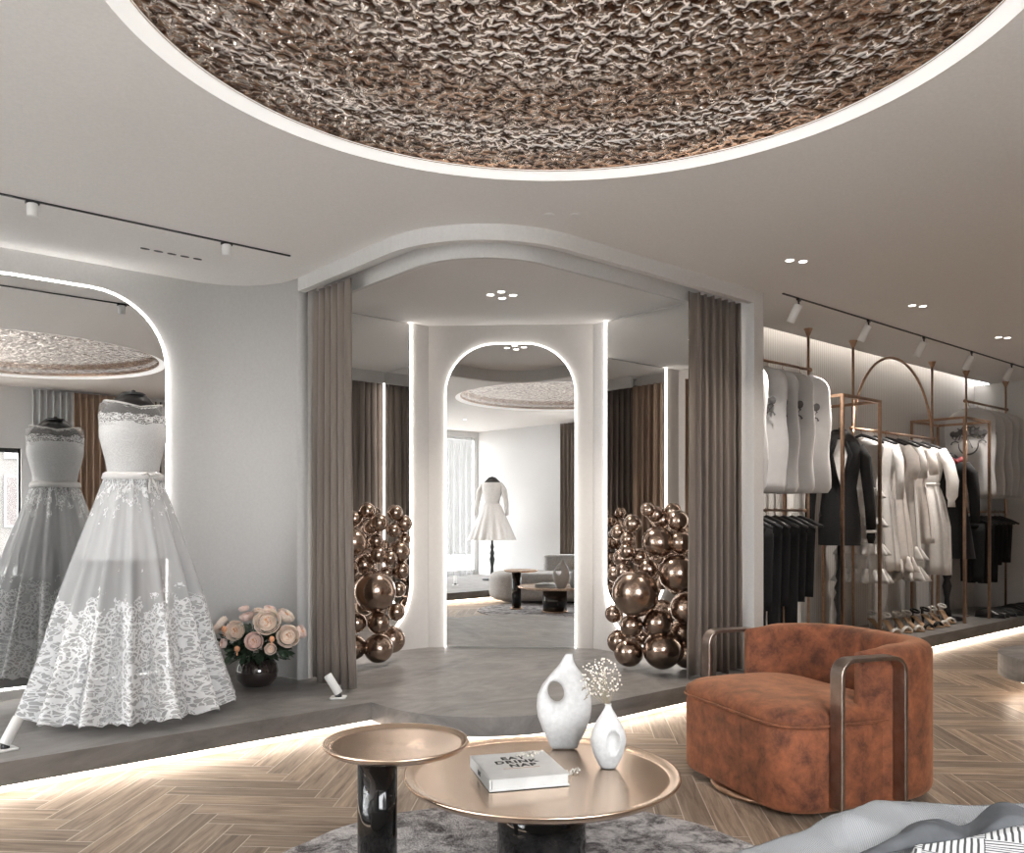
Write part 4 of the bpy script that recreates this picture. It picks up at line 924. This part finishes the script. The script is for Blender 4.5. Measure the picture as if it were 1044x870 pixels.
# dresses on the middle rail
def hung(name, a, pr, m, label, sleeves=None, ruf=None, belt=None, rz=0, z=1.95, k=9, seed=0, cat='dress', neck=True):
    """pr: (half width, half depth, drop below the rail, fold)"""
    t = thing(name, label, cat, (a, RB, z), rz); N = 96; bm = nb(); rings = []
    # interpolate rows
    rows = []
    for (p0, p1) in zip(pr, pr[1:]):
        for i in range(5): rows.append(tuple(p0[j]+(p1[j]-p0[j])*i/5 for j in range(4)))
    rows.append(pr[-1])
    for w, d, dz, fo in rows:
        ring = []
        for j in range(N):
            q_ = 2*PI*j/N; f = 1+fo*math.sin(k*q_+seed+dz*2)+fo*.5*math.sin((2*k+3)*q_+seed*2)
            ring.append((d*f*math.sin(q_)+(.012*math.sin(k*q_*1.3+seed) if fo > .03 else 0), w*(1+fo*.3*math.sin(k*q_))*math.cos(q_), -dz+.02*fo*math.sin(5*q_+seed)))
        rings.append(ring)
    loft(bm, rings, caps=False); obj('dress_body', bm, m, t, True, [('SOLIDIFY', dict(thickness=.002))])
    if neck:
        bm = nb(); tube(bm, [(pr[0][1]*1.05*math.sin(q_), pr[0][0]*1.02*math.cos(q_), -pr[0][2]) for q_ in [2*PI*j/24 for j in range(24)]], .006, 6, closed=True); obj('neckline', bm, m, t, True)
    for sg, pts, rs in (sleeves or []):
        bm = nb(); tube(bm, [(x, sg*y, -zz) for x, y, zz in pts], rs, 16); obj('sleeve', bm, m, t, True)
    for (w, d, dz, h, amp, kk) in (ruf or []):
        bm = nb(); rr_ = []
        for i in range(5):
            s = i/4; rr_.append([((d+amp*s*(.7+.9*math.sin(kk*q_+seed)))*math.sin(q_), (w+amp*s*(.5+.9*math.sin(kk*q_+seed)))*math.cos(q_), -dz-h*s+.006*math.sin(kk*q_*1.0)*s) for q_ in [2*PI*j/144 for j in range(144)]])
        loft(bm, rr_, caps=False); obj('ruffle', bm, m, t, True, [('SOLIDIFY', dict(thickness=.002))])
    if belt:
        w, d, dz = belt; bm = nb(); loft(bm, [[((d+o_)*math.sin(q_), (w+o_)*math.cos(q_), -zz) for q_ in [2*PI*j/48 for j in range(48)]] for zz, o_ in ((dz-.014, 0), (dz-.01, .006), (dz+.01, .006), (dz+.014, 0))], caps=False); obj('belt', bm, m, t, True)
    hang(HB, a, z+.0, 'black hanger of the ' + label.split(',')[0].replace(' at the right end of the arched rail','').replace(' with tiers of ruffles',' with tiers').replace(' with puffed long sleeves','')+(', '+label.split(', ')[1] if ', ' in label else ''), 'black hangers on the arched rail', rz)
    return t
sh = [(.05, .035, .07, 0), (.13, .045, .095, 0), (.20, .05, .135, 0), (.205, .055, .22, .01)]
hung('ruffled_dress', 7.28, sh[:3]+[(.18, .055, .25, .01), (.15, .05, .42, .02), (.17, .06, .62, .05), (.20, .07, 1.25, .09)], M['whitecloth'], 'pale grey dress with tiers of ruffles, first on the arched rail', ruf=[(.16, .06, .50, .09, .035, 11), (.17, .065, .74, .10, .05, 12), (.185, .07, .98, .10, .055, 13), (.20, .07, 1.20, .12, .06, 13)], seed=1)
hung('white_dress', 7.52, sh+[(.15, .06, .44, .02), (.19, .09, .8, .06), (.23, .10, 1.22, .08)], M['whitecloth'], 'long plain white dress, second on the arched rail', sleeves=[(-1, [(0, .18, .13), (-.01, .22, .25), (-.02, .235, .42), (-.02, .235, .6)], [.034, .04, .036, .03])], seed=2)
hung('white_dress', 7.74, sh+[(.15, .06, .42, .02), (.20, .10, .8, .07), (.24, .11, 1.16, .09)], M['pinkcloth'], 'white pleated dress with puff sleeves, third on the arched rail', sleeves=[(-1, [(0, .18, .13), (-.02, .24, .22), (-.02, .26, .34), (-.02, .25, .42)], [.04, .055, .052, .028]), (1, [(0, .18, .13), (-.02, .24, .22), (-.02, .26, .34), (-.02, .25, .42)], [.04, .055, .052, .028])], ruf=[(.23, .11, 1.10, .14, .05, 14)], seed=3)
hung('ruffled_dress', 7.97, sh+[(.15, .06, .42, .02), (.18, .08, .8, .06), (.20, .09, 1.1, .08)], M['whitecloth'], 'white dress with ruffled hem, fourth on the arched rail', sleeves=[(-1, [(0, .18, .13), (-.01, .22, .25), (-.02, .235, .40)], [.036, .042, .038])], ruf=[(.19, .09, 1.02, .12, .06, 12), (.20, .09, 1.20, .13, .07, 12)], seed=4)
hung('white_dress', 8.20, sh+[(.14, .06, .40, .02), (.19, .09, .7, .06), (.22, .10, 1.0, .08)], M['pinkcloth'], 'short white dress, fifth on the arched rail, mostly hidden', sleeves=[(-1, [(0, .18, .13), (-.01, .22, .25), (-.02, .235, .36)], [.036, .042, .04])], seed=5)
hung('belted_dress', 8.48, sh[:4]+[(.17, .075, .38, .02), (.15, .07, .44, .02), (.20, .10, .60, .06), (.25, .12, .85, .08), (.265, .12, 1.30, .08)], M['whitecloth'], 'white belted dress with puffed long sleeves at the right end of the arched rail', belt=(.155, .078, .44), sleeves=[(-1, [(0, .18, .12), (-.02, .25, .25), (-.03, .29, .42), (-.03, .285, .56), (-.03, .28, .60), (-.03, .28, .66)], [.04, .052, .056, .05, .03, .034]), (1, [(0, .18, .12), (-.02, .25, .25), (-.03, .27, .42), (-.03, .265, .56), (-.03, .26, .60)], [.04, .052, .056, .05, .03])], seed=6)
# mannequin in tailcoat, mannequin with the red scarf
MX, MY = 6.86, 3.70
dress_form((MX, MY, PLAT+.001), -PI/2+.55, 'black dress form on turned stand inside the left brass frame', top=1.70)
t = thing('black_jacket', 'black tailored jacket with white shirt front on the left rack mannequin', 'jacket', (MX, MY, PLAT+.001), -PI/2+.55)
bm = nb(); rings = [ering(a, d, z, 48) for a, d, z in [(.17, .135, .80), (.17, .135, .95), (.155, .125, 1.10), (.135, .112, 1.28), (.155, .125, 1.42), (.17, .128, 1.54), (.175, .10, 1.62), (.13, .08, 1.665), (.08, .065, 1.69)]]
loft(bm, rings, caps=False); obj('jacket_body', bm, M['blackcloth'], t, True)
bm = nb(); vs = [(-.045, -.085, 1.68), (.045, -.085, 1.68), (.06, -.136, 1.52), (.0, -.136, 1.30), (-.06, -.136, 1.52)]; bm.faces.new([bm.verts.new(p) for p in vs]); obj('shirt_front', bm, M['whitecloth'], t, False, [('SOLIDIFY', dict(thickness=.012))])
for sg in (-1, 1):
    bm = nb(); tube(bm, [(sg*.145, 0, 1.62), (sg*.20, -.01, 1.52), (sg*.22, -.02, 1.30), (sg*.235, -.05, 1.12), (sg*.24, -.08, .93)], [.045, .052, .046, .042, .038], 16); sl = obj('sleeve', bm, M['blackcloth'], t, True)
    bm = nb(); lathe(bm, [(.041, .905), (.043, .91), (.043, .925), (.041, .928)], 20, (sg*.24, -.082, 0)); obj('cuff', bm, M['whitecloth'], sl, True)
    bm = nb(); tube(bm, [(sg*.24, -.083, .91), (sg*.24, -.088, .87), (sg*.237, -.095, .82)], [.03, .036, .022], 12); obj('glove', bm, M['blackcloth'], sl, True)
    for j in range(2):
        bm = nb(); tube(bm, [(sg*.03, -.088, 1.685), (sg*.075, -.135, 1.55), (sg*.008, -.14, 1.28)], [.012, .020, .004], 8); obj('lapel', bm, M['blackcloth'], t, True); break
MX, MY = 9.08, 3.74
dress_form((MX, MY, PLAT+.001), -PI/2+.2, 'black dress form on turned stand inside the right brass frame', top=1.62)
t = thing('black_coat', 'long black coat on the mannequin in the right brass frame', 'coat', (MX, MY, PLAT+.001), -PI/2+.2)
bm = nb(); loft(bm, [ering(a, d, z, 48, fold=f, k=9) for a, d, z, f in [(.25, .17, .62, .05), (.22, .16, .85, .04), (.185, .14, 1.10, .01), (.15, .11, 1.26, 0), (.175, .125, 1.40, 0), (.19, .125, 1.48, 0), (.195, .10, 1.56, 0), (.12, .075, 1.61, 0)]], caps=False); obj('coat_body', bm, M['blackcloth'], t, True)
for sg in (-1, 1):
    bm = nb(); tube(bm, [(sg*.16, 0, 1.56), (sg*.225, -.01, 1.46), (sg*.25, -.02, 1.25), (sg*.265, -.05, .98)], [.05, .058, .05, .042], 14); obj('sleeve', bm, M['blackcloth'], t, True)
t = thing('red_scarf', 'dark red scarf draped over the coat in the right brass frame', 'scarf', (MX, MY, PLAT+.001), -PI/2+.2)
bm = nb(); tube(bm, [((.12+.015*math.sin(4*q_))*math.cos(q_), (.085+.02*math.sin(3*q_))*math.sin(q_)-.02, 1.60+.018*math.sin(3*q_)) for q_ in [2*PI*j/36 for j in range(36)]], .030, 10, closed=True); obj('loop', bm, M['redcloth'], t, True)
bm = nb(); tube(bm, [(-.05, -.12, 1.60), (-.10, -.155, 1.52), (-.12, -.165, 1.42)], [.03, .035, .02], 10); obj('scarf_end', bm, M['redcloth'], t, True)
for p in (HB, HG):
    for c in list(p.children): bpy.data.objects.remove(c)
    bpy.data.objects.remove(p)
# shoes: toe towards -Y (the shop)
def heel_proto(up, sole):
    t = thing('sandal', 'x', 'shoe')
    bm = nb(); pts = [(0, -.115, .010), (0, -.075, .008), (0, -.03, .018), (0, .03, .055), (0, .075, .085), (0, .105, .092)]; ws = [.020, .038, .030, .022, .027, .022]
    rings = []
    for (x, y, z), w in zip(pts, ws): rings.append([(x-w, y, z), (x-w*.9, y, z-.006), (x+w*.9, y, z-.006), (x+w, y, z), (x+w*.8, y, z+.004), (x-w*.8, y, z+.004)])
    loft(bm, rings); obj('sole', bm, sole, t, True)
    bm = nb(); tube(bm, [(0, .092, .088), (0, .096, .04), (0, .094, .002)], [.018, .009, .007], 10); obj('heel', bm, up, t, True)
    bm = nb(); tube(bm, [(.038*math.cos(a), -.075, .008+.034*math.sin(a)) for a in [PI*i/10 for i in range(11)]], .008, 8)
    tube(bm, [(.036*math.cos(a), -.06, .010+.036*math.sin(a)) for a in [PI*i/10 for i in range(11)]], .007, 8); obj('toe_strap', bm, up, t, True)
    bm = nb(); tube(bm, [(.03*math.sin(a), .075+.034*math.cos(a)*1.0, .135+.012*math.cos(a)) for a in [2*PI*i/16 for i in range(16)]], .008, 8, closed=True); box(bm, -.012, .012, .100, .108, .088, .14); obj('ankle_strap', bm, up, t, True)
    return t
SP = [heel_proto(M['shoe_white'], M['shoe_tan']), heel_proto(M['shoe_black'], M['shoe_tan']), heel_proto(M['shoe_tan'], M['shoe_tan'])]
def shoe_at(x, y, k, rz, lb, g, s=1.15):
    Y = F*(1.2-PLAT-.03)/(y-527); a, b_ = px(x, Y); b_ = min(3.9, max(3.46, b_)); dup(SP[k], (a, b_, PLAT+.002), (0, 0, rz), lb, g, s)
for x, y, k, rz, lb in [(895, 641, 0, -.5, 'white strappy heel at the left end of the shoe row'), (909, 643, 0, -.6, 'white heeled sandal, second in the shoe row'), (920, 641, 0, -.6, 'white heeled sandal, third in the shoe row'), (931, 640, 0, -.5, 'white heeled sandal in the middle of the shoe row'),
    (940, 638, 1, -.4, 'black heeled sandal with tan insole in the shoe row'), (950, 636, 1, -.4, 'black and white heeled sandal right of the middle of the shoe row'), (957, 635, 0, -.5, 'white heeled sandal next to last in the shoe row'), (965, 632, 0, -.7, 'white heeled sandal at the right end of the shoe row')]:
    shoe_at(x, y, k, rz, lb, 'heeled sandals below the dresses')
for i, p in enumerate(SP):
    for c in list(p.children): bpy.data.objects.remove(c)
    bpy.data.objects.remove(p)
def loafer_proto():
    t = thing('loafer', 'x', 'shoe')
    bm = nb(); rings = []
    for y, w, h in [(-.14, .02, .02), (-.12, .038, .035), (-.07, .045, .05), (-.02, .042, .07), (.04, .036, .075), (.10, .036, .07), (.13, .026, .06), (.14, .012, .04)]:
        rings.append([(w*math.cos(q_), y, .012+max(0, math.sin(q_))*h) for q_ in [2*PI*j/18 for j in range(18)]])
    loft(bm, rings); obj('upper', bm, M['shoe_black'], t, True)
    bm = nb(); prism(bm, [(.042*math.cos(q_)*(1.1 if math.sin(q_) < 0 else .9), .145*math.sin(q_)) for q_ in [2*PI*j/24 for j in range(24)]], 0, .014); obj('sole', bm, M['black'], t)
    return t
LP = loafer_proto()
w_ = ['first', 'second', 'third', 'fourth', 'fifth', 'sixth', 'seventh', 'eighth']
for i in range(8):
    o = dup(LP, (9.12+.16*i+.02*(i % 2) if i else 8.98, 3.50+.02*math.sin(i), PLAT+.002), (0, 0, .15*math.sin(i*2)), f'black loafer, {w_[i]} from the left under the far right trousers', 'black loafers at the far right')
    if i == 0: o.location.x = 9.62+1.0
    else: o.location.x = 9.58+.14*(i-1)
for c in list(LP.children): bpy.data.objects.remove(c)
bpy.data.objects.remove(LP)
# ================================================================ CEILING FITTINGS
def track(p, q_, label):
    bm = nb(); d = (Vector(q_)-Vector(p)).normalized(); s = Vector((-d.y, d.x))*.0065
    pr = [(p[0]-s.x, p[1]-s.y), (q_[0]-s.x, q_[1]-s.y), (q_[0]+s.x, q_[1]+s.y), (p[0]+s.x, p[1]+s.y)]
    prism(bm, pr, CEIL-.008, CEIL-.001); return tag(obj('light_track', bm, M['black']), label, 'light track')
track((5.25, 3.24), (10.4, 3.24), 'black ceiling light track in front of the rack wall'); track((-1.6, 4.65), (2.33, 4.65), 'black ceiling light track above the left platform')
def spot(a, b_, tilt, rz, label, group, L_=.13, r=.03, power=0, drop=.05):
    t = thing('track_spotlight', label, 'spotlight', (a, b_, CEIL-.008), rz)
    bm = nb(); box(bm, -.03, .03, -.011, .011, -.012, 0); bar(bm, (0, 0, -.012), (0, 0, -drop), .006); obj('stem', bm, M['black'], t)
    bm = nb(); lathe(bm, [(r*.9, -L_), (r, -L_), (r, -.004), (r*.93, 0)], 24, caps=True); o = obj('lamp_housing', bm, M['white'], t, True); o.location = (0, 0, -drop+.01); o.rotation_euler = (tilt, 0, 0)
    bm = nb(); lathe(bm, [(r*.75, -L_-.001), (r*.75, -L_+.002)], 20); e_ = obj('lamp_lens', bm, M['white'], o)
    if power:
        ld = bpy.data.lights.new('spot_lamp', 'SPOT'); ld.energy = power; ld.spot_size = 1.2; ld.spot_blend = .8; ld.shadow_soft_size = .03; ld.color = (1, .93, .86)
        lo = bpy.data.objects.new('spot_lamp', ld); COL.objects.link(lo); lo.parent = t; lo.location = (0, 0, -drop+.01); lo.rotation_euler = (tilt, 0, 0)
        lo.location = (0, math.sin(tilt)*(L_+.02), -drop+.01-math.cos(tilt)*(L_+.02))
    return t
w_ = ['left end', 'second position', 'third position', 'fourth position', 'fifth position']
for i, a in enumerate([5.45, 6.45, 7.41, 8.40, 9.37]): spot(a, 3.24, -.45 if 0 else .45, .35, f'white cylinder spotlight at the {w_[i]} of the right ceiling track', 'spotlights on the right track', power=100)
spot(.99, 4.65, 0, 0, 'small white spotlight near the left edge on the left ceiling track', 'spotlights on the left track', .06, .025, 40, .02); spot(1.95, 4.65, 0, 0, 'small white spotlight near the right end of the left ceiling track', 'spotlights on the left track', .06, .025, 40, .02)
spot(-.2, 4.65, 0, 0, 'small white spotlight over the window end of the left track', 'spotlights on the left track', .06, .025, 40, .02)
# recessed downlights
def downlight(a, b_, label, group, on=True, r=.022, power=0):
    t = thing('recessed_downlight', label, 'ceiling light', (a, b_, CEIL)); bm = nb(); lathe(bm, [(r, -.001), (r+.008, -.004), (r+.010, -.001)], 24, caps=False); obj('trim_ring', bm, M['white'], t, True)
    bm = nb(); lathe(bm, [(r, -.0015), (r, -.0035)], 20); obj('lens', bm, M['lamp'] if on else M['white'], t)
    if power:
        ld = bpy.data.lights.new('downlight_lamp', 'SPOT'); ld.energy = power; ld.spot_size = 1.9; ld.spot_blend = .9; ld.shadow_soft_size = .03; ld.color = (1, .9, .8)
        lo = bpy.data.objects.new('downlight_lamp', ld); COL.objects.link(lo); lo.parent = t; lo.location = (0, 0, -.02)
for i, (a, b_) in enumerate([(4.64, 2.78), (6.29, 2.80), (7.95, 2.82)]):
    w = ['nearest the pillar', 'in the middle of the row', 'furthest right'][i]
    downlight(a-.03, b_+.02, f'left lamp of the recessed ceiling pair {w}', 'recessed lamps in the shop ceiling', power=60); downlight(a+.05, b_-.02, f'right lamp of the recessed ceiling pair {w}', 'recessed lamps in the shop ceiling')
downlight(3.0, 3.17, 'left unlit lamp of the pair above the curved header', 'recessed lamps in the shop ceiling', False, .018); downlight(3.10, 3.08, 'right unlit lamp of the pair above the curved header', 'recessed lamps in the shop ceiling', False, .018)
for i, (x, y, w) in enumerate([(500, 300.5, 'left'), (511, 297.5, 'far'), (523, 301, 'right'), (512, 304, 'near')]):
    Y = F*1.52/(527-y); a, b_ = px(x, Y); downlight(a, b_, f'{w} lamp of the four in the fitting room ceiling', 'recessed lamps in the fitting room', True, .024, 38)
t = thing('ceiling_vent', 'row of five dark slots in the ceiling above the left platform', 'vent', (1.80, 5.07, CEIL))
for i in range(5):
    bm = nb(); prism(bm, [(.026*math.cos(q_)+(i-2)*.075, .012*math.sin(q_)) for q_ in [2*PI*j/16 for j in range(16)]], -.004, -.001); obj('slot', bm, M['black'], t)
# fill lamps added over the unseen lounge for more bounce off the floor
for i, (a, b_) in enumerate([(-.9, 1.2), (-.9, 3.0), (4.3, .7), (6.3, .7), (8.3, .7)]):
    downlight(a, b_, f'recessed lamp {["left of the round ceiling panel near the sofa", "left of the round ceiling panel near the platform", "right of the round ceiling panel by the back wall", "above the open floor by the back wall", "above the right end of the open floor", "just right of the round ceiling panel"][i]}', 'added fill lamps over the lounge', power=70)
# platform spotlights
def floorspot(x, y, tilt, rz, label):
    Y = F*(1.2-PLAT)/(y-527); a, b_ = px(x, Y); t = thing('floor_spotlight', label, 'spotlight', (a, b_, PLAT+.001), rz)
    bm = nb(); soft(bm, lambda d: rrect(.045-d, .045-d, .012), 0, .008, .002, 2); obj('base_plate', bm, M['white'], t)
    bm = nb(); lathe(bm, [(.02, .008), (.02, .016), (.012, .03)], 20); obj('swivel', bm, M['black'], t, True)
    bm = nb(); lathe(bm, [(.022, -.005), (.024, 0), (.024, .118), (.021, .120)], 28); o = obj('lamp_housing', bm, M['white'], t, True); o.location = (0, 0, .03); o.rotation_euler = (tilt, 0, 0)
    ld = bpy.data.lights.new('floor_lamp', 'SPOT'); ld.energy = 10; ld.spot_size = 1.3; ld.spot_blend = .8; ld.shadow_soft_size = .02; ld.color = (1, .95, .9)
    lo = bpy.data.objects.new('floor_lamp', ld); COL.objects.link(lo); lo.parent = o; lo.location = (0, 0, .123); lo.rotation_euler = (PI, 0, 0)
    return t
floorspot(345, 712, -.55, .9, 'small white floor spotlight at the foot of the left curtain'); floorspot(5, 765, -.5, -1.4, 'small white floor spotlight at the left edge in front of the gown')
t = floorspot(345, 712, -.5, 2.2, 'small white floor spotlight reflected in the middle mirror by the window'); t.location = (-.7, 1.55, PLAT+.001)
# ================================================================ WALL PIECE SEEN IN THE LEFT MIRROR: slats and shelves
t = thing('slatted_panel', 'dark slatted wall panel reflected behind the gown in the left mirror', 'wall panel', (3.5, -.29, 0))
bm = nb()
for i in range(34): box(bm, i*.06, i*.06+.035, -.005, .03, 1.5, 2.68)
obj('slats', bm, M['panel'], t)
bm = nb(); box(bm, -.01, 2.05, -.009, -.004, 1.5, 2.68); obj('backing', bm, M['black'], t)
t = thing('shelf_unit', 'light wood shelving reflected at the right edge of the left mirror', 'shelving', (3.5, -.29, 0))
bm = nb(); box(bm, 0, 2.0, 0, .02, .1, 1.48); obj('back_panel', bm, M['wood_shelf'], t)
for z in (.45, .80, 1.13, 1.46):
    bm = nb(); box(bm, 0, 2.0, .021, .27, z, z+.025); obj('shelf', bm, M['white'], t)
# ================================================================ OUTSIDE
bm = nb(); box(bm, -40, 40, -40, -.6, -.12, -.02); box(bm, -40, -3.0, -.6, 40, -.12, -.02); g = obj('ground', bm, M['pave']); struct(g)
def house(a, b_, rz, w, h, nx, nz, gable, label, m):
    t = thing('gabled_house', label, 'building', (a, b_, 0), rz)
    bm = nb(); pr = [(-w/2, 0), (w/2, 0), (w/2, h), (w*.28, h), (w*.28, h+gable*.55), (w*.1, h+gable*.6), (w*.1, h+gable), (-w*.1, h+gable), (-w*.1, h+gable*.6), (-w*.28, h+gable*.55), (-w*.28, h), (-w/2, h)]
    f = [bm.verts.new((x, 0, z)) for x, z in pr]; k = [bm.verts.new((x, 4, z)) for x, z in pr]; n_ = len(pr)
    bm.faces.new(f); bm.faces.new(k)
    for i in range(n_): bm.faces.new((f[i], f[(i+1) % n_], k[(i+1) % n_], k[i]))
    obj('facade', bm, m, t)
    for i in range(nx):
        for j in range(nz):
            x = -w/2+w*(i+.5)/nx; z = .5+(h-.3)*(j+.3)/nz; ww, hh_ = w/nx*.30, (h/nz)*.33
            bm = nb(); box(bm, x-ww-.06, x+ww+.06, -.06, -.001, z-.06, z+2*hh_+.06); wf = obj('window', bm, M['frame_white'], t)
            bm = nb(); box(bm, x-ww, x-.03, -.07, -.061, z, z+2*hh_); box(bm, x+.03, x+ww, -.07, -.061, z, z+2*hh_); obj('pane', bm, M['darkglass'], wf)
    return t
house(-15, -7.5, -1.0-PI/2+PI, 4.5, 7, 3, 4, 2.4, 'brick gabled house seen through the sheer curtain in the middle mirror', M['brick'])
house(-12.2, -11.6, -1.0-PI/2+PI, 4.2, 6.2, 3, 4, 2.0, 'pale gabled house left of the brick one, seen through the sheer curtain', M['render'])
house(-17, -3.2, -1.0-PI/2+PI, 4.2, 8, 3, 4, 2.0, 'taller brick house right of the gabled one, seen through the sheer curtain', M['brick'])
house(3.4, -13, PI, 5.0, 7, 3, 4, 2.0, 'brick house outside the window in the left mirror', M['brick'])
house(8.6, -13, PI, 4.6, 6.5, 3, 4, 2.0, 'pale house beside the brick one in the left mirror', M['render'])
# ================================================================ LIGHT
w = bpy.data.worlds.new('sky'); S.world = w; w.use_nodes = True; bg = w.node_tree.nodes['Background']
bg.inputs[0].default_value = (.96, .98, 1, 1); bg.inputs[1].default_value = 22.0
def portal(name, loc, rot, sx, sy):
    ld = bpy.data.lights.new(name, 'AREA'); ld.shape = 'RECTANGLE'; ld.size = sx; ld.size_y = sy; ld.cycles.is_portal = True
    o = bpy.data.objects.new(name, ld); COL.objects.link(o); o.location = loc; o.rotation_euler = rot
portal('window_portal', (-2.46, 2.17, 1.4), (0, -PI/2, 0), 2.4, 4.8); portal('window_portal', (1.32, -.46, 1.1), (PI/2, 0, 0), 2.0, 1.8)
# ================================================================ CAMERA
cd = bpy.data.cameras.new('camera'); cam = bpy.data.objects.new('camera', cd); COL.objects.link(cam)
cd.sensor_width = 36; cd.lens = F/1044*36; cd.shift_y = (527-435)/1044; cd.clip_start = .02
cam.location = (0, 0, 1.2); cam.rotation_euler = (PI/2, 0, -math.radians(40.97)); S.camera = cam
S.view_settings.view_transform = 'Standard'; S.view_settings.look = 'None'; S.view_settings.gamma = 1; S.view_settings.use_curve_mapping = False; S.view_settings.exposure = 0.0
S.cycles.max_bounces = 14; S.cycles.diffuse_bounces = 5; S.cycles.glossy_bounces = 8; S.cycles.transparent_max_bounces = 24; S.cycles.sample_clamp_indirect = 6; S.cycles.caustics_reflective = False; S.cycles.caustics_refractive = False
